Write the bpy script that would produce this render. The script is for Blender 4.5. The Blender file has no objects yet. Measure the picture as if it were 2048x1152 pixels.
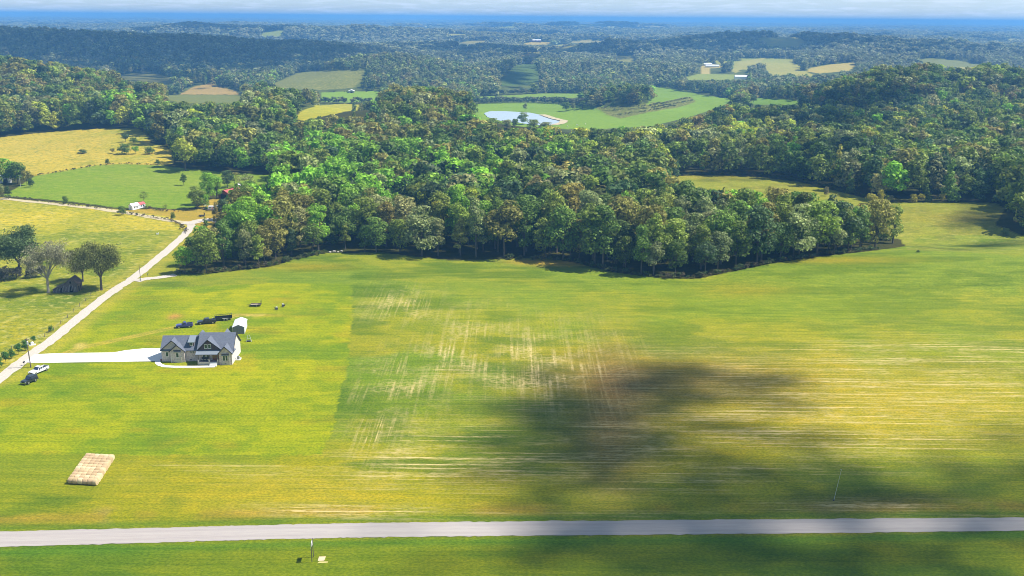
import bpy, bmesh, math, random
import numpy as np
from mathutils import Vector, Matrix
R = math.radians
random.seed(7); RNG = np.random.default_rng(7)
S = bpy.context.scene; COL = S.collection

# ------------------------------------------------------------ camera, sky, sun, exposure
CAM_H = 97.5; PITCH = math.atan(541/2000); ROLL = 0.0083; F = 2000.0      # all pixel numbers below: 2048 x 1152 frame
_f = np.array([0, math.cos(PITCH), -math.sin(PITCH)]); _r = np.array([1.0, 0, 0]); _u = np.array([0, math.sin(PITCH), math.cos(PITCH)])
AX_R = _r*math.cos(ROLL)+_u*math.sin(ROLL); AX_U = _u*math.cos(ROLL)-_r*math.sin(ROLL)
cd = bpy.data.cameras.new('camera'); cam = bpy.data.objects.new('camera', cd); COL.objects.link(cam)
cd.sensor_width = 36; cd.lens = 36*F/2048; cd.clip_start = 1; cd.clip_end = 90000
m3 = Matrix((AX_R, AX_U, -_f)).transposed(); cam.matrix_world = Matrix.Translation((0, 0, CAM_H)) @ m3.to_4x4()
S.camera = cam
SUN_EL = R(53); SUN_DIR = Vector((math.cos(SUN_EL)*0.995, math.cos(SUN_EL)*0.10, math.sin(SUN_EL))).normalized()   # towards the sun
W = bpy.data.worlds.new('World'); S.world = W; W.use_nodes = True
wn = W.node_tree.nodes; wl = W.node_tree.links; bg = wn['Background']
sky = wn.new('ShaderNodeTexSky'); sky.sky_type = 'NISHITA'; sky.sun_disc = False
sky.sun_elevation = SUN_EL; sky.sun_rotation = math.atan2(SUN_DIR.x, SUN_DIR.y); sky.air_density = 1.0; sky.dust_density = 0.0; sky.ozone_density = 4.0
# thin high cloud streaks low in the sky, part of the sky itself
geo = wn.new('ShaderNodeNewGeometry'); mp = wn.new('ShaderNodeMapping'); mp.inputs['Scale'].default_value = (16, 16, 170)
nz = wn.new('ShaderNodeTexNoise'); nz.inputs['Scale'].default_value = 2.2; nz.inputs['Detail'].default_value = 6
rp = wn.new('ShaderNodeValToRGB'); rp.color_ramp.elements[0].position = 0.47; rp.color_ramp.elements[1].position = 0.72
mx = wn.new('ShaderNodeMixRGB'); mx.inputs[2].default_value = (5.6, 6.3, 7.9, 1)
mm = wn.new('ShaderNodeMath'); mm.operation = 'MULTIPLY'; mm.inputs[1].default_value = 0.36
tc = wn.new('ShaderNodeTexCoord')
wl.new(tc.outputs['Generated'], mp.inputs[0]); wl.new(mp.outputs[0], nz.inputs[0]); wl.new(nz.outputs[0], rp.inputs[0])
wl.new(rp.outputs[0], mm.inputs[0]); wl.new(mm.outputs[0], mx.inputs[0]); sz_ = wn.new('ShaderNodeSeparateXYZ'); wl.new(tc.outputs['Generated'], sz_.inputs[0])
hr = wn.new('ShaderNodeMapRange'); hr.inputs[1].default_value = 0; hr.inputs[2].default_value = .12; wl.new(sz_.outputs[2], hr.inputs[0])
hm = wn.new('ShaderNodeMixRGB'); hm.inputs[1].default_value = (.42, .56, .90, 1); hm.inputs[2].default_value = (1.1, .96, .76, 1); wl.new(hr.outputs[0], hm.inputs[0])
ht = wn.new('ShaderNodeMixRGB'); ht.blend_type = 'MULTIPLY'; ht.inputs[0].default_value = 1; wl.new(sky.outputs[0], ht.inputs[1]); wl.new(hm.outputs[0], ht.inputs[2]); wl.new(ht.outputs[0], mx.inputs[1]); wl.new(mx.outputs[0], bg.inputs[0])
bg.inputs[1].default_value = 0.11
sl = bpy.data.lights.new('sun', 'SUN'); so = bpy.data.objects.new('sun', sl); COL.objects.link(so)
sl.energy = 5.0; sl.angle = R(0.53); sl.color = (1, 0.95, 0.87); so.rotation_euler = SUN_DIR.to_track_quat('Z', 'Y').to_euler()
S.view_settings.view_transform = 'Standard'; S.view_settings.look = 'None'; S.view_settings.exposure = 0.72; S.view_settings.gamma = 1
S.render.engine = 'CYCLES'; S.cycles.max_bounces = 6; S.cycles.diffuse_bounces = 2; S.cycles.glossy_bounces = 2; S.cycles.transmission_bounces = 3
S.cycles.volume_bounces = 1; S.cycles.transparent_max_bounces = 4; S.cycles.use_denoising = True; S.cycles.caustics_reflective = False; S.cycles.caustics_refractive = False
S.cycles.filter_width = 0.95

# ------------------------------------------------------------ helpers: noise, terrain height, pixel <-> ground
def _h(ix, iy, s):
    n = (ix.astype(np.int64)*374761393 + iy.astype(np.int64)*668265263 + s*1442695041) & 0x7fffffff
    n = ((n ^ (n >> 13))*1274126177) & 0x7fffffff
    n = ((n ^ (n >> 15))*668265263) & 0x7fffffff
    return ((n >> 8) & 0xffff)/65535.0
def vn(x, y, s=0):
    x = np.asarray(x, float); y = np.asarray(y, float); ix = np.floor(x); iy = np.floor(y); fx = x-ix; fy = y-iy
    fx = fx*fx*fx*(fx*(fx*6-15)+10); fy = fy*fy*fy*(fy*(fy*6-15)+10)
    a = _h(ix, iy, s); b = _h(ix+1, iy, s); c = _h(ix, iy+1, s); d = _h(ix+1, iy+1, s)
    return a+(b-a)*fx+(c-a)*fy+(a-b-c+d)*fx*fy
def fbm(x, y, s=0, o=4):
    v = 0; a = .5; t = 0
    for k in range(o):
        v = v+a*vn(x*2**k+17.3*k, y*2**k-9.1*k, s+k); t += a; a *= .5
    return v/t
def ss(a, b, x):
    t = np.clip((x-a)/(b-a), 0, 1); return t*t*(3-2*t)
HILLS = [  # px, distance y, height, sx, sy
    (40, 1130, 30, 210, 130), (-250, 1100, 20, 260, 160), (240, 1010, 8, 120, 90),
    (800, 930, 17, 110, 120), (640, 840, 5, 120, 90), (950, 900, 5, 80, 80), (560, 960, 6, 90, 90),
    (1860, 1260, 33, 170, 200), (1640, 1150, 8, 200, 110), (2200, 1150, 18, 260, 220), (2060, 950, 6, 150, 120),
    (1330, 720, 5, 160, 70), (1240, 1340, 20, 55, 60), (1400, 1480, 8, 120, 60),
    (780, 1900, 32, 150, 160), (640, 1700, 8, 110, 100), (560, 1150, 12, 80, 80), (660, 1120, 10, 70, 60),
    (1150, 2150, 11, 200, 140), (1320, 2050, 8, 180, 120), (1035, 2050, 10, 70, 160),
    (120, 2500, 38, 420, 220), (480, 2450, 29, 300, 200), (-150, 2300, 34, 350, 260), (640, 2600, 8, 260, 200), (420, 1750, 8, 80, 60),
    (940, 3000, 20, 300, 220), (1190, 2900, 26, 100, 150), (1500, 3100, 26, 420, 220), (1750, 2900, 18, 400, 260), (1480, 2350, 8, 180, 160), (1660, 2500, 9, 120, 140), (1950, 2500, 8, 360, 200),
    (350, 4300, 30, 560, 330), (700, 4100, 26, 500, 300), (1150, 7800, 40, 700, 500), (1240, 7600, 16, 300, 300), (1050, 6200, 26, 300, 300), (600, 6500, 24, 700, 500),
]
def hz(x, y):
    x, y = np.broadcast_arrays(np.asarray(x, float), np.asarray(y, float)); sh_ = x.shape; x = x.ravel(); y = y.ravel()
    z = -19*ss(880, 1090, y) + 20*ss(1750, 3000, y) + 8*ss(3000, 7000, y) + 34*ss(9000, 24000, y)
    z = z - 4*ss(560, 760, y)*np.exp(-((x-150)/300)**2)
    for px, d, h, sx, sy in HILLS:
        cx = (px-1024)/F*(.966*d+25)
        k = (np.abs(y-d) < 3*sy) & (np.abs(x-cx) < 3*sx)
        if k.any(): z[k] += h*np.exp(-((x[k]-cx)/sx)**2-((y[k]-d)/sy)**2)
    z = z + 2.4*np.exp(-((x-190)/120)**2-((y-408)/32)**2) - 4.2*np.exp(-((x-215)/110)**2-((y-470)/34)**2)
    a = ss(420, 900, y); pond = np.exp(-((x-20)/110)**2-((y-1180)/150)**2)
    z = z + a*(1-pond)*(fbm(x/190, y/190, 3, 3)-.5)*12 + ss(330, 520, y)*(fbm(x/60, y/60, 8, 2)-.5)*1.4
    far = ss(1700, 3600, y)
    n = fbm(x/900+3.1, y/900, 21, 3)
    z = z + far*(np.abs(n-.5)*-4+.55)*(33-14*ss(6000, 20000, y)) + ss(5000, 12000, y)*(fbm(x/2600, y/2600, 31, 3)-.5)*26
    pm = np.clip(1.6*np.exp(-((x-12)/120)**4-((y-1195)/110)**4), 0, 1); z = z*(1-pm)-19*pm
    cap = 80-.0052*np.clip(y-2500, 0, 6500)+.0016*np.clip(y-9000, 0, 15000)
    z = np.minimum(z, cap+6*np.tanh((z-cap)/30))
    return z.reshape(sh_)
def project(x, y, z):
    p = np.stack([np.asarray(x, float), np.asarray(y, float), np.asarray(z, float)-CAM_H], -1)
    d = p @ _f; return 1024+F*(p @ AX_R)/d, 576-F*(p @ AX_U)/d, d
def ground(px, py):
    """world point where the sight line through a photo pixel meets the terrain"""
    px = np.atleast_1d(np.asarray(px, float)); py = np.atleast_1d(np.asarray(py, float))
    n = len(px); d = _f[None]+((px-1024)/F)[:, None]*AX_R[None]+((576-py)/F)[:, None]*AX_U[None]
    T = 60*1.011**np.arange(600); lo = np.empty(n); hi = np.empty(n)
    ts = (CAM_H+25)/np.maximum(-d[:, 2], 1e-4)          # a flat plane 25 m under the field is always deeper than the hit or nearly so
    for a in range(0, n, 400):
        dd = d[a:a+400]; tmax = min(42000, ts[a:a+400].max()*1.3); Tt = T[T < max(tmax, 200)]
        P = dd[:, None, :]*Tt[None, :, None]; hit = CAM_H+P[..., 2] <= hz(P[..., 0], P[..., 1]); hit[:, -1] = True
        k = np.maximum(hit.argmax(1), 1); lo[a:a+400] = Tt[k-1]; hi[a:a+400] = Tt[k]
    for k in range(22):
        mid = (lo+hi)/2; p = d*mid[:, None]; h = CAM_H+p[:, 2]-hz(p[:, 0], p[:, 1])
        lo = np.where(h > 0, mid, lo); hi = np.where(h > 0, hi, mid)
    p = d*hi[:, None]; return np.stack([p[:, 0], p[:, 1], hz(p[:, 0], p[:, 1])], -1)
def G1(px, py): return Vector(ground(px, py)[0])
def inpoly(P, x, y):
    x = np.asarray(x, float); c = np.zeros(x.shape, bool); n = len(P)
    for i in range(n):
        x1, y1 = P[i][:2]; x2, y2 = P[i-1][:2]
        if y1 == y2: continue
        c ^= ((y1 > y) != (y2 > y)) & (x < (x2-x1)*(y-y1)/(y2-y1)+x1)
    return c

# ------------------------------------------------------------ helpers: tagging, mesh builder, materials
def tag(o, label=None, cat=None, group=None, kind=None):
    if label: o['label'] = label
    if cat: o['category'] = cat
    if group: o['group'] = group
    if kind: o['kind'] = kind
    return o
def thing(name, label, cat, loc=(0, 0, 0), rz=0, group=None, sc=None):
    o = bpy.data.objects.new(name, None); COL.objects.link(o); o.location = loc; o.rotation_euler = (0, 0, rz); o.empty_display_size = .2
    if sc: o.scale = (sc, sc, sc) if not hasattr(sc, '__len__') else sc
    return tag(o, label, cat, group)
class MB:
    def __init__(s): s.v = []; s.f = []
    def add(s, vs, fs):
        b = len(s.v); s.v += [tuple(p) for p in vs]; s.f += [tuple(b+i for i in q) for q in fs]; return s
    def box(s, x0, x1, y0, y1, z0, z1):
        return s.add([(x0, y0, z0), (x1, y0, z0), (x1, y1, z0), (x0, y1, z0), (x0, y0, z1), (x1, y0, z1), (x1, y1, z1), (x0, y1, z1)],
                     [(0, 3, 2, 1), (4, 5, 6, 7), (0, 1, 5, 4), (1, 2, 6, 5), (2, 3, 7, 6), (3, 0, 4, 7)])
    def extr(s, prof, axis, a, b):
        """closed 2-D profile extruded along axis ('x': profile in yz, 'y': profile in xz, 'z': profile in xy)"""
        n = len(prof); mk = {'x': lambda p, t: (t, p[0], p[1]), 'y': lambda p, t: (p[0], t, p[1]), 'z': lambda p, t: (p[0], p[1], t)}[axis]
        vs = [mk(p, a) for p in prof]+[mk(p, b) for p in prof]
        fs = [tuple(range(n)), tuple(range(2*n-1, n-1, -1))]+[(i, (i+1) % n, n+(i+1) % n, n+i) for i in range(n)]
        return s.add(vs, fs)
    def cyl(s, p0, p1, r0, r1=None, n=8):
        r1 = r0 if r1 is None else r1; p0 = Vector(p0); p1 = Vector(p1); d = (p1-p0).normalized()
        a = d.orthogonal().normalized(); b = d.cross(a)
        vs = [p0+(a*math.cos(t)+b*math.sin(t))*r0 for t in [2*math.pi*i/n for i in range(n)]]+[p1+(a*math.cos(t)+b*math.sin(t))*r1 for t in [2*math.pi*i/n for i in range(n)]]
        return s.add(vs, [tuple(range(n-1, -1, -1)), tuple(range(n, 2*n))]+[(i, (i+1) % n, n+(i+1) % n, n+i) for i in range(n)])
    def slab(s, pts, t):
        """flat polygon given a thickness straight down"""
        n = len(pts); vs = [tuple(p) for p in pts]+[(p[0], p[1], p[2]-t) for p in pts]
        return s.add(vs, [tuple(range(n)), tuple(range(2*n-1, n-1, -1))]+[(i, n+i, n+(i+1) % n, (i+1) % n) for i in range(n)])
    def blob(s, c, r, seed=0, rough=.25, k=2):
        bm = bmesh.new(); bmesh.ops.create_icosphere(bm, subdivisions=k, radius=1); rr = random.Random(seed)
        for v in bm.verts:
            q = 1+rough*(rr.random()-.5)*2; v.co = Vector((c[0]+v.co.x*r[0]*q, c[1]+v.co.y*r[1]*q, c[2]+v.co.z*r[2]*q))
        bm.verts.index_update(); s.add([v.co[:] for v in bm.verts], [[v.index for v in f.verts] for f in bm.faces]); bm.free(); return s
    def build(s, name, mat, parent=None, bevel=0, smooth=False):
        me = bpy.data.meshes.new(name); me.from_pydata(s.v, [], s.f)
        bm = bmesh.new(); bm.from_mesh(me); bmesh.ops.recalc_face_normals(bm, faces=bm.faces)
        if bevel: bmesh.ops.bevel(bm, geom=bm.edges[:], offset=bevel, segments=2, affect='EDGES', clamp_overlap=True)
        bm.to_mesh(me); bm.free(); me.materials.append(mat)
        if smooth: me.polygons.foreach_set('use_smooth', [True]*len(me.polygons))
        o = bpy.data.objects.new(name, me); COL.objects.link(o); o.parent = parent; return o
def copy_tree(o, parent=None):
    c = o.copy(); COL.objects.link(c); c.parent = parent
    for ch in list(o.children): copy_tree(ch, c)
    return c
MATS = {}
def mat(name, col, rough=.7, metal=0, n1=None, n2=None, spec=.5, bump=0, coat=0):
    """principled material whose colour is broken up by noise: n1=(scale xyz, strength, colour)"""
    if name in MATS: return MATS[name]
    m = bpy.data.materials.new(name); m.use_nodes = True; nt = m.node_tree; N = nt.nodes; L = nt.links; b = N['Principled BSDF']
    b.inputs['Roughness'].default_value = rough; b.inputs['Metallic'].default_value = metal; b.inputs['Specular IOR Level'].default_value = spec
    b.inputs['Coat Weight'].default_value = coat; b.inputs['Coat Roughness'].default_value = .08
    src = N.new('ShaderNodeRGB'); src.outputs[0].default_value = (*col, 1); out = src.outputs[0]; t = N.new('ShaderNodeTexCoord')
    for nn in (n1, n2):
        if not nn: continue
        mp = N.new('ShaderNodeMapping'); mp.inputs['Scale'].default_value = nn[0]; L.new(t.outputs['Object'], mp.inputs[0])
        z = N.new('ShaderNodeTexNoise'); z.inputs['Scale'].default_value = 1; z.inputs['Detail'].default_value = 5; z.inputs['Roughness'].default_value = .65; L.new(mp.outputs[0], z.inputs[0])
        rmp = N.new('ShaderNodeMapRange'); rmp.inputs[1].default_value = .38; rmp.inputs[2].default_value = .66; rmp.inputs[3].default_value = 0; rmp.inputs[4].default_value = nn[1]; L.new(z.outputs[0], rmp.inputs[0])
        mxn = N.new('ShaderNodeMixRGB'); mxn.inputs[2].default_value = (*nn[2], 1); L.new(rmp.outputs[0], mxn.inputs[0]); L.new(out, mxn.inputs[1]); out = mxn.outputs[0]
        if bump:
            bp = N.new('ShaderNodeBump'); bp.inputs['Strength'].default_value = bump; bp.inputs['Distance'].default_value = .05; L.new(z.outputs[0], bp.inputs['Height']); L.new(bp.outputs[0], b.inputs['Normal'])
    L.new(out, b.inputs['Base Color']); MATS[name] = m; return m

# ------------------------------------------------------------ land cover (photo outlines turned into ground outlines)
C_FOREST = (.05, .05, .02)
COVER = [  # name, colour, photo outline, is it open ground in front of hidden forest (sight line kept clear)
    ('hay', (.135, .205, .014), [(-2500, 1152), (-2500, 900), (-900, 560), (-300, 470), (0, 470), (300, 460), (385, 462), (352, 548), (430, 546), (540, 533), (600, 516), (650, 506), (760, 505), (900, 521), (1010, 518), (1080, 516), (1140, 523), (1230, 545), (1330, 557), (1400, 557), (1450, 546), (1530, 529), (1640, 513), (1750, 501), (1815, 492), (1840, 470), (2400, 470), (3200, 600), (4500, 1152)]),
    ('west', (.44, .37, .06), [(-900, 560), (-900, 395), (0, 395), (150, 408), (330, 432), (378, 447), (386, 458), (378, 470), (345, 497), (300, 535), (262, 566), (205, 600), (150, 645), (104, 684), (66, 710), (0, 760), (-200, 900)]),
    ('junction', (.33, .25, .075), [(230, 418), (262, 420), (300, 418), (345, 420), (395, 418), (410, 400), (440, 395), (470, 400), (455, 425), (440, 438), (430, 446), (412, 462), (400, 480), (368, 520), (352, 550), (285, 560), (262, 566), (345, 497), (386, 458), (378, 447), (330, 432), (250, 424)]),
    ('green_pasture', (.16, .255, .03), [(0, 392), (30, 378), (70, 352), (110, 345), (190, 331), (250, 328), (320, 331), (400, 340), (470, 346), (540, 350), (540, 368), (470, 372), (430, 385), (395, 400), (390, 416), (345, 418), (300, 414), (240, 416), (150, 404), (60, 396)]),
    ('tan_pasture', (.44, .35, .08), [(-400, 330), (-300, 300), (0, 275), (60, 268), (120, 262), (200, 257), (275, 257), (290, 266), (300, 285), (345, 300), (345, 328), (320, 331), (250, 328), (190, 331), (110, 345), (70, 352), (58, 345), (30, 328), (0, 335), (-200, 370)]),
    ('meadow', (.23, .25, .05), [(1345, 352), (1420, 350), (1500, 352), (1600, 364), (1680, 384), (1770, 405), (1880, 403), (1990, 406), (2010, 417), (1990, 450), (2048, 474), (2300, 500), (2300, 520), (1815, 500), (1800, 478), (1700, 464), (1550, 452), (1400, 436), (1345, 415)]),
    ('knob', (.34, .33, .05), [(590, 238), (600, 222), (640, 211), (690, 207), (740, 212), (745, 217), (700, 222), (640, 234), (610, 242)]),
    ('bottom', (.18, .30, .05), [(640, 203), (642, 185), (700, 183), (760, 182), (762, 190), (745, 202), (700, 205)]),
    ('slope', (.16, .17, .07), [(545, 168), (600, 145), (680, 139), (730, 141), (725, 160), (705, 176), (640, 180), (560, 178)]),
    ('flat', (.15, .17, .07), [(330, 190), (480, 190), (505, 196), (470, 206), (360, 206), (330, 197)]),
    ('mound', (.33, .24, .16), [(360, 189), (385, 174), (420, 167), (470, 181), (480, 189)]),
    ('dull_dark', (.14, .14, .06), [(228, 152), (300, 143), (348, 156), (342, 168), (280, 164), (236, 160)]),  # dull, darker-toned far field
    ('valley', (.17, .28, .045), [(940, 208), (1000, 205), (1100, 205), (1180, 213), (1290, 212), (1305, 197), (1300, 173), (1340, 176), (1400, 189), (1470, 199), (1440, 214), (1380, 234), (1300, 253), (1200, 258), (1130, 258), (1100, 254), (1050, 254), (960, 242), (940, 225)]),
    ('brush', (.13, .145, .06), [(1190, 214), (1300, 209), (1380, 192), (1392, 204), (1352, 216), (1300, 224), (1240, 237), (1215, 230)]),
    ('strip', (.17, .27, .07), [(950, 197), (960, 193), (1100, 187), (1170, 187), (1170, 192), (1130, 199), (960, 201)]),
    ('hillfield', (.08, .13, .055), [(998, 170), (1032, 130), (1075, 127), (1078, 162), (1060, 170), (1005, 172)]),
    ('farm_low', (.22, .27, .11), [(1372, 155), (1395, 148), (1470, 149), (1500, 154), (1480, 160), (1375, 160)]),
    ('farm_yard', (.4, .34, .24), [(1400, 148), (1404, 127), (1425, 128), (1460, 134), (1420, 137), (1420, 148)]),
    ('farm_up', (.32, .31, .17), [(1462, 141), (1480, 123), (1532, 115), (1525, 122), (1485, 136), (1472, 147)]),
    ('tan_hill', (.38, .32, .17), [(1612, 143), (1620, 136), (1660, 129), (1708, 125), (1712, 129), (1700, 141), (1640, 147)]),
    ('east', (.14, .25, .05), [(1500, 206), (1510, 196), (1560, 198), (1625, 204), (1622, 210), (1560, 210), (1505, 209)]),
    ('east_far', (.27, .3, .06), [(1598, 180), (1612, 175), (1648, 176), (1648, 181)]),
    ('pale', (.18, .2, .1), [(1838, 120), (1860, 116), (1925, 122), (1972, 133), (1905, 134), (1845, 127)]),
    ('farm_ridge', (.4, .33, .2), [(1046, 87), (1070, 83), (1102, 85), (1095, 89), (1055, 90)]),
    ('clear_a', (.34, .3, .2), [(1140, 83), (1165, 81), (1205, 81), (1205, 84), (1150, 86)]),
    ('clear_b', (.26, .24, .15), [(912, 87), (945, 81), (985, 82), (945, 88)]),
    ('clear_c', (.22, .22, .1), [(1234, 121), (1238, 110), (1268, 114), (1266, 125)]),
    ('clear_d', (.3, .24, .17), [(1030, 112), (1055, 107), (1080, 109), (1075, 113)]),
]
def densify(P, n=6):
    out = []
    for i in range(len(P)):
        a = P[i]; b = P[(i+1) % len(P)]
        for k in range(n): out.append((a[0]+(b[0]-a[0])*k/n, a[1]+(b[1]-a[1])*k/n))
    return out
WPOLY = {}
for nm, c, P in COVER:
    D = densify(P, 4); WPOLY[nm] = ground([p[0] for p in D], [p[1] for p in D])
LAWN = densify([(-900, 905), (0, 905), (200, 909), (645, 911), (668, 850), (694, 740), (706, 620), (702, 568), (560, 566), (350, 575), (290, 572), (262, 575), (205, 608), (150, 656), (104, 690), (74, 712), (0, 775), (-300, 880)])
LAWN = ground([p[0] for p in LAWN], [p[1] for p in LAWN])
def inlawn(x, y): return inpoly(LAWN, x+(fbm(x/4, y/4, 5, 4)-.5)*2.4, y+(fbm(x/4, y/4, 9, 4)-.5)*2.2)
POND = densify([(968, 226), (980, 222), (1010, 222), (1060, 225), (1085, 230), (1105, 238), (1122, 242), (1116, 249), (1085, 251), (1050, 247), (1000, 241), (975, 234)], 5)
POND_Z = -19.0
def atz(px, py, zz):
    """world points where sight lines through photo pixels reach a level zz"""
    px = np.atleast_1d(np.asarray(px, float)); py = np.atleast_1d(np.asarray(py, float)); d = _f[None]+((px-1024)/F)[:, None]*AX_R[None]+((576-py)/F)[:, None]*AX_U[None]
    return d*((zz-CAM_H)/d[:, 2])[:, None]+np.array([0, 0, CAM_H])
POND = atz([p[0] for p in POND], [p[1] for p in POND], POND_Z); POND_IN = POND.mean(0)+(POND-POND.mean(0))*1.0
PX = 1024
def wmask(nm, x, y):
    P = WPOLY[nm]; b = (x > P[:, 0].min()) & (x < P[:, 0].max()) & (y > P[:, 1].min()) & (y < P[:, 1].max())
    r = np.zeros(x.shape, bool); r[b] = inpoly(P, x[b], y[b]); return r

# ------------------------------------------------------------ ground sheet
ys = list(np.arange(-260, 120, 20.0)); y = 120.0
while y < 46000: ys.append(y); y += max(.8, .0036*y) if y < 4000 else .011*y
ys = np.array(ys); nu = 500
u = np.linspace(-1, 1, nu); uu = np.concatenate([np.linspace(-3.4, -1.06, 26), u, np.linspace(1.06, 3.4, 26)])
XX = uu[None]*(.53*np.maximum(ys, 60)+30)[:, None]; YY = np.repeat(ys[:, None], len(uu), 1)
ZZ = hz(XX, YY)
nr, nc = XX.shape; x = XX.ravel(); y = YY.ravel()
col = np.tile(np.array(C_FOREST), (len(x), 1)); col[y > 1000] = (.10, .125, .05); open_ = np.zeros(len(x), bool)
def clearing(x, y): return np.where((y > 3300) | ((y > 1900) & (x > -100)), ss(.625, .64, fbm(x/210+.3, y/330, 141, 2)), 0) > .5
k = clearing(x, y); q_ = vn(x/500, y/700, 8)[:, None]; col[k] = (np.array([.36, .32, .18])*q_+np.array([.20, .26, .08])*(1-q_))[k]; open_ |= k
for nm, c, P in COVER:
    k = wmask(nm, x, y); col[k] = c; open_ |= k
front = y < 190; 
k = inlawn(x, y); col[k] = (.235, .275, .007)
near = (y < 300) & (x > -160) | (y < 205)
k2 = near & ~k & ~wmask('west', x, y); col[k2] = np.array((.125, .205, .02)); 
k = wmask('hay', x, y); px, py, _ = project(x, y, ZZ.ravel()); px = np.nan_to_num(px); py = np.nan_to_num(py)
def spot(cx, cy, rx, ry): return np.exp(-((px-cx)/rx)**2-((py-cy)/ry)**2)
inview = y > 100
def tint(c, w, sel=None):
    global col
    w = np.clip(w, 0, 1)*inview*(1 if sel is None else sel); col = col*(1-w[:, None])+np.array(c)[None]*w[:, None]
big = fbm(x/38, y/38, 41, 4); med = fbm(x/11, y/11, 51, 4)
hay = wmask('hay', x, y) & ~inlawn(x, y) | k2; lawn = inlawn(x, y)
tint((.27, .25, .014), ss(.42, .62, big)*.8, hay); tint((.10, .16, .012), ss(.52, .66, fbm(x/9, y/5, 73, 5))*.5, hay)
tint((.21, .22, .010), np.clip(ss(700, 1000, py), 0, 1)*.55, hay); tint((.10, .155, .010), np.clip(ss(1075, 1110, py), 0, 1)*.7, k2)
tint((.165, .235, .05), np.clip(1-ss(540, 760, py), 0, 1)*.5, hay)
tint((.07, .135, .012), ss(.50, .68, fbm(x/26, y/9, 61, 4))*.75, hay)
tint((.22, .27, .03), spot(1800, 620, 420, 110)*.35+spot(1100, 620, 300, 60)*.3, hay)
tint((.34, .28, .03), spot(1800, 810, 420, 100)*.8+spot(1300, 860, 260, 90)*.35+spot(600, 990, 260, 40)*.6, hay)
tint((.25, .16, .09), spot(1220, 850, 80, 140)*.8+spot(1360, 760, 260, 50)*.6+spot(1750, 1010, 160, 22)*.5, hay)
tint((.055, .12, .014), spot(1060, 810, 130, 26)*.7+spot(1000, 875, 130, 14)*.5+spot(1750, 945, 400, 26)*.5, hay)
tint((.29, .24, .03), spot(1480, 580, 90, 16)*.5+spot(600, 533, 110, 9)*.6+spot(1650, 520, 160, 7)*.7, hay)
tint((.40, .27, .09), spot(1120, 527, 70, 6)*.9+spot(1050, 522, 50, 5)*.6, hay)
tint((.29, .31, .006), ss(.46, .68, big)*.75, lawn)
tint((.13, .21, .012), ss(.50, .66, fbm(x/22+5, y/15, 71, 5))*.8, lawn); tint((.12, .20, .012), ss(.55, .68, fbm(x/7, y/5, 72, 4))*.45, lawn)
tint((.28, .19, .03), ss(.6, .78, fbm(x/16, y/9, 81, 3))*.3, lawn)
tint((.07, .16, .012), spot(300, 610, 60, 28)*.6+spot(150, 775, 60, 18)*.6+spot(400, 835, 110, 14)*.5+spot(300, 880, 90, 12)*.6+spot(630, 700, 60, 14)*.35, lawn)
tint((.34, .21, .10), spot(352, 632, 13, 5)*.9+spot(343, 636, 9, 4)*.6, lawn)
tint((.30, .22, .10), spot(505, 630, 50, 2.2)*.9+spot(160, 690, 12, 5)*.6+spot(215, 688, 60, 2)*.0, lawn)
tint((.26, .22, .11), spot(215, 1025, 26, 9)*ss(.35, .6, med)+spot(210, 1045, 14, 8)*.6+spot(660, 1022, 60, 9)*.6, hay)
w_ = wmask('west', x, y) | wmask('tan_pasture', x, y)
tint((.26, .28, .03), ss(.45, .7, fbm(x/30, y/30, 91, 4))*.6, w_)
tint((.10, .17, .02), ss(.6, .8, fbm(x/17, y/17, 95, 4))*.5+spot(60, 610, 130, 22)*.6+spot(240, 450, 120, 40)*.1, w_)
tint((.42, .33, .11), spot(100, 300, 160, 30)*.5+spot(60, 343, 20, 6)*.8, w_)
gp = wmask('green_pasture', x, y); tint((.20, .27, .05), ss(.4, .7, big)*.6, gp)
md = wmask('meadow', x, y); tint((.25, .22, .04), spot(1500, 352, 250, 5)*.8+spot(1880, 435, 200, 10)*.6+spot(1620, 375, 90, 7)*.5, md); tint((.11, .10, .04), spot(1960, 435, 80, 14)*.6+ss(.5, .7, med)*.3, md)
lane = spot(0, 0, 1, 1)*0
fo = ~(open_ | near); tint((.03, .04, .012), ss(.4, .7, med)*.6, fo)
# verge along the front road, worn wheel tracks on the lawn
def pdist(P):
    W = ground([p[0] for p in P], [p[1] for p in P])[:, :2]; dd = np.full(x.shape, 1e9); s = (y > 100) & (y < 700)
    q = np.full(s.sum(), 1e9); X_ = x[s]; Y_ = y[s]
    for a, b in zip(W[:-1], W[1:]):
        v = b-a; t = np.clip(((X_-a[0])*v[0]+(Y_-a[1])*v[1])/(v@v), 0, 1); q = np.minimum(q, np.hypot(X_-a[0]-t*v[0], Y_-a[1]-t*v[1]))
    dd[s] = q; return dd
tr = pdist([(133, 706), (160, 696), (215, 684), (280, 670), (330, 659), (372, 651), (440, 640), (470, 631), (510, 631), (545, 630)])
tint((.36, .29, .10), np.exp(-((tr-.9)/.7)**2)*(.35+.6*ss(.4, .6, med))*(px < 480), lawn)
tint((.42, .35, .17), np.exp(-(tr/1.6)**2)*ss(.45, .65, fbm(x/3, y/3, 13, 2))*(px > 455)*1.2+spot(160, 692, 12, 7)*ss(.4, .6, fbm(x/3, y/3, 14, 2))*1.2, lawn)
rd = pdist([(0, 1063), (350, 1055), (540, 1050), (740, 1046), (1024, 1043), (1500, 1039), (2048, 1035)])
tint((.07, .15, .02), np.exp(-((rd-1.6)/1.5)**2)*.75, hay | k2)
tint((.27, .20, .05), np.exp(-((rd-5)/2.2)**2)*ss(.35, .6, med)*(y > 176)*.7, hay | k2)
rd2 = pdist([(0, 1094), (350, 1084), (540, 1079), (740, 1075), (1024, 1072), (1500, 1068), (2048, 1062)])
tint((.06, .15, .02), np.exp(-((rd2-2.0)/2)**2)*.8, k2)
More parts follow.
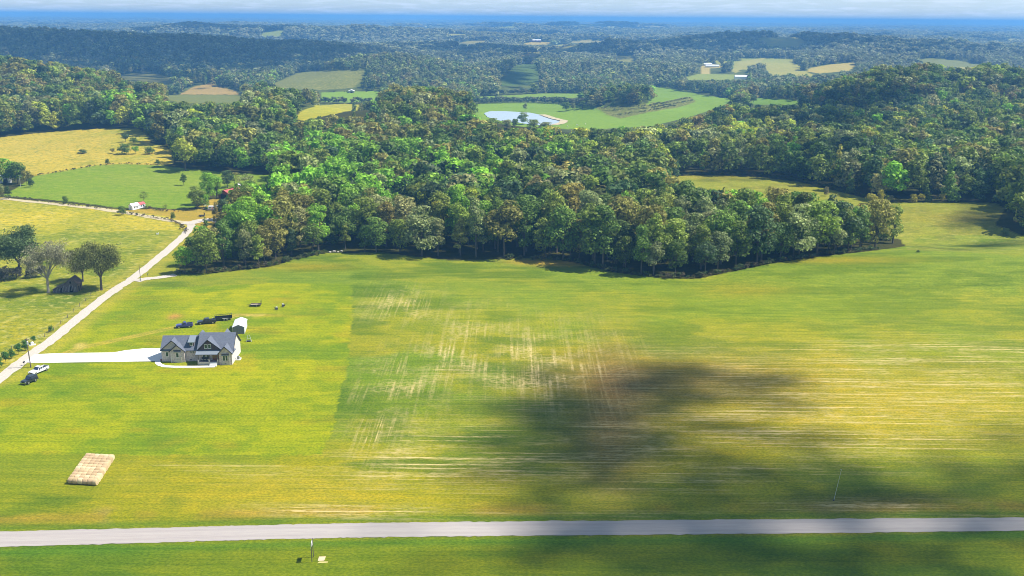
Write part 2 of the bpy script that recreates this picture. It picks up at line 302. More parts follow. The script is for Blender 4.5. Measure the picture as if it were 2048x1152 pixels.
ld = pdist([(0, 757), (66, 706), (104, 680), (151, 641), (205, 597), (260, 562), (300, 530), (345, 492), (375, 465)])
tint((.33, .30, .08), np.exp(-((ld-4)/3)**2)*.6)
sh = np.clip((spot(1700, 760, 460, 70)*.85+spot(1500, 860, 520, 60)*.8+spot(1200, 930, 520, 60)*.55+spot(1000, 945, 170, 16)*.8+spot(640, 1018, 130, 11)*1.2+spot(1760, 1008, 200, 10)+spot(820, 930, 90, 40)*.7+spot(1900, 700, 170, 22)*.6+spot(880, 742, 60, 12)*.8+spot(1400, 1030, 700, 8)*.5+spot(450, 945, 260, 20)*.35+spot(800, 1030, 120, 10)*.8), 0, 1)*hay*inview
sv = np.clip((spot(1075, 735, 110, 62)*1.0+spot(1190, 760, 90, 90)*.6+spot(800, 610, 70, 34)*.8+spot(960, 650, 90, 40)*.5+spot(800, 770, 90, 60)*.7+spot(760, 880, 50, 60)*1.1+spot(900, 710, 50, 34)*.9), 0, 1)*hay*inview
tuft = (w_*1.0+gp*.35+md*.4+wmask('brush', x, y)*1+wmask('slope', x, y)*1).clip(0, 1)
me = bpy.data.meshes.new('ground')
co = np.stack([x, y, ZZ.ravel()], -1)
pin = inpoly(POND, x, y); co[pin, 2] -= 1.6
me.vertices.add(len(co)); me.vertices.foreach_set('co', co.ravel())
ii = (np.arange(nr-1)[:, None]*nc+np.arange(nc-1)[None]).ravel()
q = np.stack([ii, ii+1, ii+nc+1, ii+nc], -1)
me.loops.add(q.size); me.loops.foreach_set('vertex_index', q.ravel()); me.polygons.add(len(q))
me.polygons.foreach_set('loop_start', np.arange(len(q))*4); me.polygons.foreach_set('use_smooth', np.ones(len(q), bool)); me.update(calc_edges=True)
def vattr(me, nm, a, t='FLOAT_COLOR'):
    at = me.attributes.new(nm, t, 'POINT')
    if t == 'FLOAT_COLOR': at.data.foreach_set('color', np.concatenate([a, np.ones((len(a), 1))], 1).astype(np.float32).ravel())
    elif t == 'FLOAT_VECTOR': at.data.foreach_set('vector', a.astype(np.float32).ravel())
    else: at.data.foreach_set('value', a.astype(np.float32))
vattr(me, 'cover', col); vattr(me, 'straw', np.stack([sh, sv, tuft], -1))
gm = bpy.data.materials.new('grassland'); gm.use_nodes = True; N = gm.node_tree.nodes; L = gm.node_tree.links; B = N['Principled BSDF']; B.inputs['Roughness'].default_value = .95; B.inputs['Specular IOR Level'].default_value = .1
ac = N.new('ShaderNodeAttribute'); ac.attribute_name = 'cover'; at = N.new('ShaderNodeAttribute'); at.attribute_name = 'straw'; sp = N.new('ShaderNodeSeparateXYZ'); L.new(at.outputs['Vector'], sp.inputs[0])
tcn = N.new('ShaderNodeTexCoord')
def nnoise(scale, lo, hi, detail=4, distort=0, rot=0):
    mp = N.new('ShaderNodeMapping'); mp.inputs['Scale'].default_value = scale; mp.inputs['Rotation'].default_value = (0, 0, rot); L.new(tcn.outputs['Object'], mp.inputs[0])
    z = N.new('ShaderNodeTexNoise'); z.inputs['Scale'].default_value = 1; z.inputs['Detail'].default_value = detail; z.inputs['Roughness'].default_value = .6; z.inputs['Distortion'].default_value = distort; L.new(mp.outputs[0], z.inputs[0])
    r = N.new('ShaderNodeMapRange'); r.inputs[1].default_value = lo; r.inputs[2].default_value = hi; L.new(z.outputs[0], r.inputs[0]); return r.outputs[0]
def nmath(op, a, b):
    m = N.new('ShaderNodeMath'); m.operation = op
    for i, v in enumerate((a, b)):
        if isinstance(v, (int, float)): m.inputs[i].default_value = v
        else: L.new(v, m.inputs[i])
    return m.outputs[0]
def nmix(f, a, b, mode='MIX'):
    m = N.new('ShaderNodeMixRGB'); m.blend_type = mode
    for i, v in enumerate((f, a, b)):
        if isinstance(v, (int, float)): m.inputs[i].default_value = v
        elif isinstance(v, tuple): m.inputs[i].default_value = (*v, 1)
        else: L.new(v, m.inputs[i])
    return m.outputs[0]
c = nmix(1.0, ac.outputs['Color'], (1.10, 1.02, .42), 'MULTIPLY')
c = nmix(nmath('MULTIPLY', nnoise((1.5, 2.1, 1), .4, .60, 5), .62), c, nmix(1.0, c, (.38, .50, .5), 'MULTIPLY'))
c = nmix(nmath('MULTIPLY', nnoise((.16, .3, 1), .45, .66, 6), .6), c, nmix(1.0, c, (1.5, 1.25, 1.2), 'MULTIPLY'))
c = nmix(nmath('MULTIPLY', nnoise((.03, .9, 1), .48, .66, 4), .5), c, nmix(1.0, c, (.5, .66, .55), 'MULTIPLY'))
tf = nmath('MULTIPLY', nmath('MULTIPLY', nnoise((.45, .55, 1), .5, .64, 4), sp.outputs[2]), .7)
c = nmix(tf, c, (.085, .13, .02))
tf2 = nmath('MULTIPLY', nmath('MULTIPLY', nnoise((.3, .35, 1), .52, .7, 4), sp.outputs[2]), .6)
c = nmix(tf2, c, (.46, .40, .12))
STRAW = (.56, .43, .19)
h1 = nmath('MULTIPLY', nmath('MULTIPLY', nnoise((.02, 1.15, 1), .51, .62, 6, .0, R(.8)), nnoise((.035, .14, 1), .40, .58, 6)), nmath('MULTIPLY', sp.outputs[0], nnoise((.45, 1.6, 1), .36, .56, 5)))
h2 = nmath('MULTIPLY', nmath('MULTIPLY', nnoise((.04, .2, 1), .46, .64, 5, .0, R(.8)), nnoise((.35, 1.1, 1), .42, .62, 4)), nmath('MULTIPLY', sp.outputs[0], .55))
v1 = nmath('MULTIPLY', nmath('MULTIPLY', nnoise((.85, .02, 1), .48, .62, 5, .25, R(-7)), nnoise((.09, .06, 1), .38, .56, 6)), nmath('MULTIPLY', nmath('MULTIPLY', sp.outputs[1], .75), nnoise((1.2, .5, 1), .34, .54, 5)))
v2 = nmath('MULTIPLY', nmath('MULTIPLY', nnoise((.07, .06, 1), .46, .66, 5), nnoise((.6, .9, 1), .42, .62, 5)), nmath('MULTIPLY', sp.outputs[1], .8))
st = nmath('MINIMUM', nmath('ADD', nmath('ADD', nmath('MULTIPLY', h1, 1.5), h2), nmath('ADD', v1, v2)), .8)
c = nmix(nmath('MULTIPLY', st, 1.0), c, STRAW)
sd = nmath('MULTIPLY', nnoise((.9, 1.2, 1), .7, .78, 3), .5); c = nmix(sd, c, (.4, .36, .15))
L.new(c, B.inputs['Base Color'])
bp = N.new('ShaderNodeBump'); bp.inputs['Strength'].default_value = .5; bp.inputs['Distance'].default_value = .35; L.new(nnoise((1.0, 1.3, 1), 0, 1, 4), bp.inputs['Height']); L.new(bp.outputs[0], B.inputs['Normal'])
me.materials.append(gm)
GR = bpy.data.objects.new('ground', me); COL.objects.link(GR); GR['kind'] = 'structure'
# ------------------------------------------------------------ trees: crown and trunk meshes
def leafmat(name, trans=.36):
    m = bpy.data.materials.new(name); m.use_nodes = True; N = m.node_tree.nodes; L = m.node_tree.links; b = N['Principled BSDF']
    b.inputs['Roughness'].default_value = .62; b.inputs['Specular IOR Level'].default_value = .25
    a = N.new('ShaderNodeAttribute'); a.attribute_type = 'INSTANCER'; a.attribute_name = 'tint'
    g = N.new('ShaderNodeNewGeometry'); mr = N.new('ShaderNodeMapRange'); mr.inputs[3].default_value = .45; mr.inputs[4].default_value = 1.6; L.new(g.outputs['Random Per Island'], mr.inputs[0])
    mu = N.new('ShaderNodeMixRGB'); mu.blend_type = 'MULTIPLY'; mu.inputs[0].default_value = 1; L.new(a.outputs['Color'], mu.inputs[1]); L.new(mr.outputs[0], mu.inputs[2])
    L.new(mu.outputs[0], b.inputs['Base Color'])
    tr = N.new('ShaderNodeBsdfTranslucent'); L.new(mu.outputs[0], tr.inputs[0]); ms = N.new('ShaderNodeMixShader'); ms.inputs[0].default_value = trans
    L.new(b.outputs[0], ms.inputs[1]); L.new(tr.outputs[0], ms.inputs[2]); L.new(ms.outputs[0], N['Material Output'].inputs[0]); return m
LEAF = leafmat('leaves'); BARK = mat('bark', (.13, .105, .08), .9, n1=((2, 2, .5), .8, (.05, .04, .03))); PALEBARK = mat('pale_bark', (.36, .32, .27), .85, n1=((1, 1, .6), .6, (.16, .13, .10)))
def leafmesh(name, seed, kind, nleaf, ls, nl=16):
    """crown of many small leaf faces gathered into clumps; unit tree: height 1, crown radius about .5 at scale 1 -> real metres baked"""
    r = np.random.default_rng(seed); H = {'round': 17, 'tall': 21, 'low': 13, 'cone': 18, 'bush': 3.0, 'sparse': 16}[kind]
    Rr = {'round': 5.6, 'tall': 4.5, 'low': 5.4, 'cone': 3.4, 'bush': 1.7, 'sparse': 7.0}[kind]
    z0 = {'round': .10, 'tall': .09, 'low': .06, 'cone': .04, 'bush': .0, 'sparse': .26}[kind]*H
    lob = []
    if kind == 'cone':
        for k in range(nl*2):
            t = (k+.5)/(nl*2); a = r.uniform(0, 6.28); q = Rr*(1-t)**.85*r.uniform(.75, 1.05)
            lob.append((math.cos(a)*q*.6, math.sin(a)*q*.6, z0+(H-z0)*t, q*.62+.35, (q*.62+.35)*.55))
    else:
        for k in range(nl):
            t = r.uniform(0, 1)**.8; zz = z0+(H-z0)*(.12+.80*t); prof = math.sqrt(max(.05, 1-((t-.42)/.66)**2))
            a = 2.4*k+r.uniform(-.5, .5); q = Rr*prof*r.uniform(.35, .78); lr = Rr*r.uniform(.30, .48)*(.85 if kind == 'sparse' else 1)
            if kind == 'sparse': lr *= .8; q *= 1.15
            lob.append((math.cos(a)*q, math.sin(a)*q, zz, lr, lr*r.uniform(.7, .95)))
        if kind != 'sparse': lob.append((0, 0, z0+(H-z0)*.5, Rr*.62, (H-z0)*.36)); lob.append((r.uniform(-1, 1)*Rr*.2, r.uniform(-1, 1)*Rr*.2, z0+(H-z0)*.84, Rr*.42, (H-z0)*.18))
    lob = np.array(lob); wts = lob[:, 3]**2; idx = r.choice(len(lob), nleaf, p=wts/wts.sum()); lb = lob[idx]
    d = r.normal(size=(nleaf, 3)); d /= np.linalg.norm(d, axis=1)[:, None]; d[:, 2] = np.where(d[:, 2] < -.55, -d[:, 2], d[:, 2])
    rad = 1-.32*r.random(nleaf)**1.6; 
    p = np.stack([lb[:, 0]+d[:, 0]*lb[:, 3]*rad, lb[:, 1]+d[:, 1]*lb[:, 3]*rad, lb[:, 2]+d[:, 2]*lb[:, 4]*rad], -1)
    p[:, 2] = np.clip(p[:, 2], .15, H*1.02)
    nrm = d+r.normal(size=(nleaf, 3))*.42; nrm /= np.linalg.norm(nrm, axis=1)[:, None]
    t1 = np.cross(nrm, r.normal(size=(nleaf, 3))); t1 /= np.linalg.norm(t1, axis=1)[:, None]; t2 = np.cross(nrm, t1)
    s = ls*r.uniform(.6, 1.3, nleaf)[:, None]
    V = np.stack([p-t1*s, p+t2*s*.62+nrm*s*.1, p+t1*s, p-t2*s*.62-nrm*s*.1], 1).reshape(-1, 3)
    Fq = np.arange(nleaf*4).reshape(-1, 4)
    return V, Fq, H, lob
def npmesh(name, V, Fq, m):
    me = bpy.data.meshes.new(name); me.vertices.add(len(V)); me.vertices.foreach_set('co', V.astype(np.float32).ravel()); k = Fq.shape[1]
    me.loops.add(Fq.size); me.loops.foreach_set('vertex_index', Fq.astype(np.int32).ravel()); me.polygons.add(len(Fq)); me.polygons.foreach_set('loop_start', np.arange(len(Fq))*k); me.update(calc_edges=True); me.materials.append(m); return me
def trunkmesh(name, seed, kind, lob, H, m, thick=1.0):
    r = random.Random(seed); b = MB(); z1 = H*.5; t = .034*H*.5*thick; lean = (r.uniform(-.3, .3), r.uniform(-.3, .3))
    if kind == 'bush': b.cyl((0, 0, -.2), (0, 0, H*.6), .08, .04, 5)
    else:
        b.cyl((0, 0, -.5), (0, 0, .35), t*1.5, t*1.05, 7).cyl((0, 0, .3), (lean[0]*.5, lean[1]*.5, H*.3), t, t*.8, 7).cyl((lean[0]*.5, lean[1]*.5, H*.3), (lean[0], lean[1], H*(.9 if kind == 'cone' else .62)), t*.8, t*.25, 6)
        if kind != 'cone':
            for q in lob[:10]:
                zb = H*(.22+.02*r.random()*10); b.cyl((lean[0]*.6, lean[1]*.6, zb), (q[0]*.55, q[1]*.55, (zb+q[2])/2), t*.42, t*.28, 5).cyl((q[0]*.55, q[1]*.55, (zb+q[2])/2), (q[0], q[1], q[2]), t*.28, t*.08, 4)
    o = b.build(name, m); me = o.data; bpy.data.objects.remove(o); return me
KINDS = {'round': [], 'tall': [], 'low': [], 'cone': [], 'bush': [], 'sparse': []}
for kd, n, nleaf, ls in (('round', 6, 2600, .42), ('tall', 6, 2600, .40), ('low', 2, 1900, .42), ('cone', 2, 2300, .36), ('bush', 3, 420, .22), ('sparse', 2, 1500, .34)):
    for k in range(n):
        V, Fq, H, lob = leafmesh(kd, 100+7*k+len(kd), kd, nleaf, ls, 16+2*k if kd != 'sparse' else 26)
        KINDS[kd].append((npmesh('crown_'+kd, V, Fq, LEAF), trunkmesh('trunk_'+kd, k+5, kd, lob, H, BARK), H))
def tree(name, label, cat, loc, kind, tint, h, wid=1.0, v=0, rz=0, group=None, trunkm=None):
    cm, tm, H = KINDS[kind][v % len(KINDS[kind])]; s = h/H
    t = thing(name, label, cat, loc, rz, group, (s*wid, s*wid, s))
    c = bpy.data.objects.new('crown', cm); COL.objects.link(c); c.parent = t; c['tint'] = [float(q) for q in tint]
    k = bpy.data.objects.new('trunk' if kind != 'bush' else 'stem', tm); COL.objects.link(k); k.parent = t
    return t
# light source meshes for the stuff forest: not linked to the scene, only instanced by it
def srcs(nm, specs):
    out = []
    for i, (kd, nleaf, ls, nl) in enumerate(specs):
        V, Fq, H, lob = leafmesh(nm, 300+i*11, kd, nleaf, ls, nl)
        t = .25; tv = np.array([[math.cos(a)*t, math.sin(a)*t, zz] for zz in (-1, H*.5) for a in (0, 1.57, 3.14, 4.71)])
        o = bpy.data.objects.new(nm, npmesh(nm, V/H, Fq, LEAF)); out.append(o)
    return out
SRC = [srcs('canopy_near', [('round', 900, .70, 16), ('tall', 900, .66, 18), ('round', 900, .70, 12), ('tall', 900, .66, 15), ('round', 900, .70, 20), ('tall', 900, .66, 12), ('low', 800, .70, 14), ('cone', 800, .55, 12)]),
       srcs('canopy_mid', [('round', 330, 1.15, 14), ('tall', 330, 1.05, 14), ('low', 330, 1.15, 12), ('cone', 300, .9, 10)]),
       srcs('canopy_far', [('round', 130, 1.9, 11), ('low', 130, 2.0, 11), ('tall', 130, 1.8, 11)])]
# ------------------------------------------------------------ where trees stand
MW, MH = 1024, 320      # map of the photo outlines of open land (half resolution), used only to keep the view on to clearings open
mask = np.zeros((MH, MW), np.float32); gy, gx = np.mgrid[0:MH, 0:MW]; gpx = gx*2.0+1; gpy = gy*2.0+1
for nm, c, P in COVER:
    if nm in ('hay', 'west', 'junction'): continue
    if nm == 'meadow': P = [(1345, 352), (1420, 350), (1500, 352), (1600, 364), (1680, 384), (1770, 405), (1880, 403), (1990, 406), (2010, 417), (1990, 450), (2048, 474), (2048, 505), (1818, 498), (1820, 440), (1795, 413), (1740, 400), (1650, 396), (1560, 386), (1440, 376), (1345, 368)]
    k = inpoly(P, gpx.ravel(), gpy.ravel()).reshape(MH, MW); W_ = WPOLY[nm]; dd = float(np.median(W_[:, 1])); mask[k] = np.maximum(mask[k], dd)
for P in ([(380, 372), (432, 372), (470, 372), (468, 398), (452, 406), (438, 412), (438, 424), (420, 440), (398, 442), (375, 447)], [(262, 566), (345, 497), (384, 460), (378, 445), (425, 438), (402, 455), (374, 490), (350, 525), (342, 550), (285, 560)]):
    k = inpoly(P, gpx.ravel(), gpy.ravel()).reshape(MH, MW); mask[k] = np.maximum(mask[k], float(np.median(ground([p[0] for p in P], [p[1] for p in P])[:, 1])))
k = inpoly([p for p in COVER[0][2]], gpx.ravel(), gpy.ravel()).reshape(MH, MW)
KEEP = [  # groves that do stand in front of open land: photo x, x, y, y of their feet
    (1160, 1320, 205, 226)]
def blocked(x, y, z, h, r):
    px, py, d = project(x, y, z); _, pt, _ = project(x, y, z+h); bad = np.zeros(len(x), bool); rp = r*F/d
    for fx in (-.45, 0, .45):
        for fz in (.02, .25, .5, .75, .92):
            ix = np.clip(((px+fx*rp)/2).astype(int), 0, MW-1); iy = ((py+(pt-py)*fz)/2).astype(int); ok = (iy >= 0) & (iy < MH) & (px > -20) & (px < 2068); iy = np.clip(iy, 0, MH-1)
            m = mask[iy, ix]; bad |= ok & (m > 0) & (m > y*0.93)
    return bad
def isopen(x, y):
    o = (y < 300) | clearing(x, y)
    for nm, c, P in COVER: o |= wmask(nm, x, y)
    return o
PAL = np.array([(.085, .130, .024), (.140, .175, .030), (.190, .175, .045), (.150, .265, .025), (.27, .29, .035), (.18, .195, .09), (.20, .17, .07), (.06, .095, .038)])
PAL = PAL*np.array([1.55, 1.58, 1.2])
PNAME = ['dark green', 'mid green', 'olive brown', 'bright green', 'yellow green', 'grey green', 'russet brown', 'blackish green']
def pick(x, y, z, r):
    px, py, _ = project(x, y, z)
    g = lambda cx, cy, rx, ry: np.exp(-((px-cx)/rx)**2-((py-cy)/ry)**2)
    n = fbm(x/45, y/45, 77, 2); far = ss(1300, 2600, y)
    w = np.stack([1.4+0*x, 1.6+0*x, .55+2.6*g(860, 270, 200, 80)+1.2*g(150, 190, 220, 60)+ss(.5, .7, n), .25+6*g(720, 400, 240, 70)+4*g(1480, 460, 90, 45)+2*g(500, 460, 120, 60)+2.5*g(1130, 310, 90, 40)+1.5*g(240, 230, 90, 40), .12+2.2*g(1300, 300, 220, 50)+1.2*g(1600, 320, 180, 30)+.4*g(150, 220, 200, 60), .7+1.0*far+.6*g(1500, 500, 200, 40), .05+.3*ss(.5, .7, fbm(x/45, y/45, 78, 2))+.4*g(700, 300, 250, 40)+.6*g(150, 180, 200, 40), .5+3*g(1620, 250, 130, 35)+1.2*g(1900, 440, 200, 60)+1.5*g(900, 470, 250, 40)], -1)
    w = w**1.25; cs = np.cumsum(w, 1); u = r.random(len(x))[:, None]*cs[:, -1:]; i = (u > cs).sum(1)
    c = PAL[i]*(1+.22*r.normal(size=(len(x), 1))).clip(.6, 1.7)*(1+.04*r.normal(size=(len(x), 3))).clip(.85, 1.2); f_ = (ss(1100, 2600, y)*.75)[:, None]; c = c*(1-f_)+(np.array([.29, .30, .17])[None]*(c.mean(1)[:, None]/.17)**.5)*f_; return i, c  # far crowns mixed paler and greyer: sunlit look put into the tint
BANDS = [(340, 500, 8.6, 0), (500, 1250, 9.6, 0), (1250, 2600, 12.5, 1), (2600, 6000, 21, 2), (6000, 15000, 46, 2)]
pts = []; r = np.random.default_rng(5)
for y0, y1, spc, lod in BANDS:
    yy = np.arange(y0, y1, spc*.92)
    for row, yv in enumerate(yy):
        hw = .60*yv+70; n = int(2*hw/spc); xx = np.linspace(-hw, hw, n)+(row % 2)*spc/2
        pts.append(np.stack([xx+r.uniform(-.36, .36, n)*spc, yv+r.uniform(-.36, .36, n)*spc, np.full(n, lod), np.full(n, spc)], -1))
pts = np.concatenate(pts); x = pts[:, 0]; y = pts[:, 1]; spc = pts[:, 3]
ok = ~isopen(x, y) & ~inpoly(POND, x, y); pts = pts[ok]; x, y, spc = pts[:, 0], pts[:, 1], pts[:, 3]; z = hz(x, y)
h = np.where(pts[:, 2] == 0, r.uniform(12.5, 25, len(x)), np.where(pts[:, 2] == 1, r.uniform(14, 20, len(x)), np.where(spc < 30, 16+5*r.random(len(x)), 17+6*r.random(len(x)))))
h = h*(.86+.3*fbm(x/70, y/70, 15, 2)); rr_ = spc*.62
bad = blocked(x, y, z, h, rr_)
px, py, d = project(x, y, z)
for a, b, c_, d_ in KEEP: bad &= ~((px > a) & (px < b) & (py > c_) & (py < d_))
# farm clearing round the red barn
bad |= (px > 385) & (px < 480) & (py > 372) & (py < 440); bad |= inpoly([(385, 372), (520, 350), (540, 372), (478, 402), (455, 440), (400, 440)], px, py)
pts, x, y, z, h, spc = [q[~bad] for q in (pts, x, y, z, h, spc)]; px, py, d = project(x, y, z)
ti, tc_ = pick(x, y, z, r)
near = np.where((pts[:, 2] == 0) & (px > 5) & (px < 2043) & (y < 900))[0]; near = near[np.argsort(y[near])][:262]
print('trees', len(x), [int((pts[:, 2] == k).sum()) for k in range(3)], 'individual to y', y[near].max())
isn = np.zeros(len(x), bool); isn[near] = True
frontrow = []
for i in near:
    j = near[(np.abs(px[near]-px[i]) < 22) & (y[near] < y[i]-1)]
    if len(j) == 0: frontrow.append(i)
frontrow = sorted(frontrow, key=lambda i: px[i]); fr = {i: k for k, i in enumerate(frontrow)}
ORD = lambda n: str(n)+('th' if 10 <= n % 100 <= 20 else {1: 'st', 2: 'nd', 3: 'rd'}.get(n % 10, 'th'))
def place(pxv):
    return 'beside the farm lane' if pxv < 560 else 'above the mown lawn' if pxv < 760 else 'mid wood' if pxv < 1300 else 'near the meadow'
labn = {}
rank = {}
fpx = np.array([px[q] for q in frontrow])
for i in near: 
    if i not in fr: rank.setdefault(int(np.abs(fpx-px[i]).argmin()), []).append(i)
pos = {i: (n_, k+1) for n_, L_ in rank.items() for k, i in enumerate(sorted(L_, key=lambda q: y[q]))}
for i in near:
    kd = 'cone' if (ti[i] in (7, 0) and r.random() < .05) else ('tall' if r.random() < .55 else 'round')
    nm = 'conifer_tree' if kd == 'cone' else 'broadleaf_tree'
    sz = 'tall' if h[i] > 18.5 else 'medium' if h[i] > 15.5 else 'short'
    if i in fr: lab = f"{sz} {PNAME[ti[i]]} tree, {ORD(fr[i]+1)} from the left along the wood's front edge"
    else: lab = f"{sz} {PNAME[ti[i]]} tree, {ORD(pos[i][1])} behind the {ORD(pos[i][0]+1)} front-edge tree of the wood"
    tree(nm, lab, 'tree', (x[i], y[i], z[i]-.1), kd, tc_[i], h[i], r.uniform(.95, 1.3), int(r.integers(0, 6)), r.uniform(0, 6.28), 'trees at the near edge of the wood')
# the rest of the woods: one object, trees instanced on points
def stuff(name, sel, SRCS, nsc):
    me = bpy.data.meshes.new(name); n = len(sel); me.vertices.add(n)
    me.vertices.foreach_set('co', np.stack([x[sel], y[sel], z[sel]-.2], -1).astype(np.float32).ravel())
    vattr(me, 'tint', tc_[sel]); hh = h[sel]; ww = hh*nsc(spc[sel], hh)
    vattr(me, 'siz', np.stack([ww, ww, hh], -1), 'FLOAT_VECTOR'); vattr(me, 'rot', np.stack([0*hh, 0*hh, r.uniform(0, 6.28, n)], -1), 'FLOAT_VECTOR')
    a = me.attributes.new('var', 'INT', 'POINT'); a.data.foreach_set('value', r.integers(0, len(SRCS), n).astype(np.int32))
    return me
ngs = bpy.data.node_groups.new('woods', 'GeometryNodeTree'); ngs.interface.new_socket('Geometry', in_out='INPUT', socket_type='NodeSocketGeometry'); ngs.interface.new_socket('Geometry', in_out='OUTPUT', socket_type='NodeSocketGeometry')
def woods(name, me, SRCS):
    ng = bpy.data.node_groups.new(name, 'GeometryNodeTree'); ng.interface.new_socket('Geometry', in_out='INPUT', socket_type='NodeSocketGeometry'); ng.interface.new_socket('Geometry', in_out='OUTPUT', socket_type='NodeSocketGeometry')
    N = ng.nodes; L = ng.links; gi = N.new('NodeGroupInput'); go = N.new('NodeGroupOutput'); jn = N.new('GeometryNodeJoinGeometry')
    def na(nm, t):
        q = N.new('GeometryNodeInputNamedAttribute'); q.data_type = t; q.inputs[0].default_value = nm; return q.outputs['Attribute']
    for k, s_ in enumerate(SRCS):
        cmp = N.new('FunctionNodeCompare'); cmp.data_type = 'INT'; cmp.operation = 'EQUAL'; L.new(na('var', 'INT'), cmp.inputs[2]); cmp.inputs[3].default_value = k
        oi = N.new('GeometryNodeObjectInfo'); oi.inputs[0].default_value = s_; oi.inputs['As Instance'].default_value = True
        ip = N.new('GeometryNodeInstanceOnPoints'); L.new(gi.outputs[0], ip.inputs['Points']); L.new(cmp.outputs[0], ip.inputs['Selection']); L.new(oi.outputs['Geometry'], ip.inputs['Instance'])
        L.new(na('rot', 'FLOAT_VECTOR'), ip.inputs['Rotation']); L.new(na('siz', 'FLOAT_VECTOR'), ip.inputs['Scale']); L.new(ip.outputs[0], jn.inputs[0])
    L.new(jn.outputs[0], go.inputs[0])
    o = bpy.data.objects.new(name, me); COL.objects.link(o); md = o.modifiers.new('woods', 'NODES'); md.node_group = ng; return o
for nm, lod, lab, nsc in (('woodland', 0, 'mixed green and olive autumn woodland filling the slopes beyond the first rows of trees', lambda s, hh: 1.18),
                          ('distant_woodland', 1, 'bluish grey-green woodland covering the hills around the pond valley', lambda s, hh: 1.25*s/12.5),
                          ('far_woodland', 2, 'hazy blue woodland on the ridges running to the horizon', lambda s, hh: (s/11.5)*.95)):
    sel = np.where((pts[:, 2] == lod) & ~isn)[0]; o = woods(nm, stuff(nm, sel, SRC[lod], nsc), SRC[lod]); tag(o, lab, 'woodland', None, 'stuff')
# ------------------------------------------------------------ roads, drive, walk, pond
def line(P, n=14):
    out = []
    for a, b in zip(P[:-1], P[1:]):
        for k in range(n): out.append((a[0]+(b[0]-a[0])*k/n, a[1]+(b[1]-a[1])*k/n))
    out.append(P[-1]); return ground([p[0] for p in out], [p[1] for p in out])
def strip(name, A, B, m, off=.05, rag=.12, ncross=5, seed=1):
    """sheet between two edges given as world polylines with the same count"""
    rr = np.random.default_rng(seed); n = len(A); V = []
    for i in range(n):
        for j in range(ncross):
            t = j/(ncross-1); q = A[i, :2]*(1-t)+B[i, :2]*t
            if j in (0, ncross-1): q = q+rr.normal(size=2)*rag
            V.append((q[0], q[1], 0))
    V = np.array(V); V[:, 2] = hz(V[:, 0], V[:, 1])+off
    Fq = np.array([[i*ncross+j, i*ncross+j+1, (i+1)*ncross+j+1, (i+1)*ncross+j] for i in range(n-1) for j in range(ncross-1)])
    o = bpy.data.objects.new(name, npmesh(name, V, Fq, m)); COL.objects.link(o); o['kind'] = 'structure'; vattr(o.data, 'cross', np.tile(np.linspace(0, 1, ncross), n), 'FLOAT'); return o
asph = mat('worn_asphalt', (.37, .335, .31), .9, n1=((.02, 1.2, 1), .5, (.29, .25, .235)), n2=((.25, 2.5, 1), .45, (.46, .41, .36)), bump=.1)
def tracks(m, col, f):
    nt = m.node_tree; N_ = nt.nodes; L_ = nt.links; b = N_['Principled BSDF']; src = b.inputs['Base Color'].links[0].from_socket; a = N_.new('ShaderNodeAttribute'); a.attribute_name = 'cross'; rr_ = N_.new('ShaderNodeValToRGB'); cr = rr_.color_ramp; cr.interpolation = 'B_SPLINE'
    for e, v in zip([cr.elements[0], cr.elements[1]]+[cr.elements.new(q) for q in (.12, .24, .36, .5, .64, .76, .88)], (.9, .9, .0, 1, .1, .5, .1, 1, .0)): e.color = (v, v, v, 1)
    cr.elements[0].position = 0; L_.new(a.outputs['Fac'], rr_.inputs[0]); m2 = N_.new('ShaderNodeMath'); m2.operation = 'MULTIPLY'; m2.inputs[1].default_value = f; L_.new(rr_.outputs[0], m2.inputs[0]); mxx = N_.new('ShaderNodeMixRGB'); mxx.inputs[2].default_value = (*col, 1); L_.new(m2.outputs[0], mxx.inputs[0]); L_.new(src, mxx.inputs[1]); L_.new(mxx.outputs[0], b.inputs['Base Color'])
tracks(asph, (.24, .205, .20), .55)
T = [(-500, 1076), (0, 1063.5), (350, 1055), (540, 1050), (740, 1046), (1024, 1043), (1500, 1039), (2048, 1035), (2500, 1033)]
Bm = [(-500, 1109), (0, 1094), (350, 1084.5), (540, 1079), (740, 1075), (1024, 1072), (1500, 1068), (2048, 1062), (2500, 1059)]
A = line(T, 30); B_ = line(Bm, 30)
A = np.concatenate([A[:1]+(A[0]-A[1])*np.array([[300, 300, 0]])/ np.linalg.norm(A[0]-A[1])*.6, A, A[-1:]+(A[-1]-A[-2])/np.linalg.norm(A[-1]-A[-2])*160]); B_ = np.concatenate([B_[:1]+(B_[0]-B_[1])*np.array([[300, 300, 0]])/np.linalg.norm(B_[0]-B_[1])*.6, B_, B_[-1:]+(B_[-1]-B_[-2])/np.linalg.norm(B_[-1]-B_[-2])*160])
strip('road', B_, A, asph, .05, .09, 17)
grav = mat('pale_chip_seal', (.42, .37, .30), .95, n1=((.5, .5, 1), .5, (.44, .38, .32)), n2=((1.6, 1.6, 1), .4, (.66, .61, .56)), bump=.1)
cen = [(-90, 822), (0, 757), (66, 706), (104, 680), (151, 641), (205, 597), (240, 573), (262, 560), (300, 530), (345, 492), (372, 467), (384, 452), (378, 444)]
c_ = line(cen, 10); dcl = np.gradient(c_[:, :2], axis=0); nl_ = np.stack([-dcl[:, 1], dcl[:, 0]], -1); nl_ /= np.linalg.norm(nl_, axis=1)[:, None]
for _ in range(6): nl_[1:-1] = (nl_[:-2]+nl_[1:-1]*2+nl_[2:])/4
wd = 1.95+np.zeros(len(c_)); a_ = c_.copy(); b_ = c_.copy(); a_[:, :2] += nl_*wd[:, None]; b_[:, :2] -= nl_*wd[:, None]
strip('lane', b_, a_, grav, .06, .15, 5, 2)
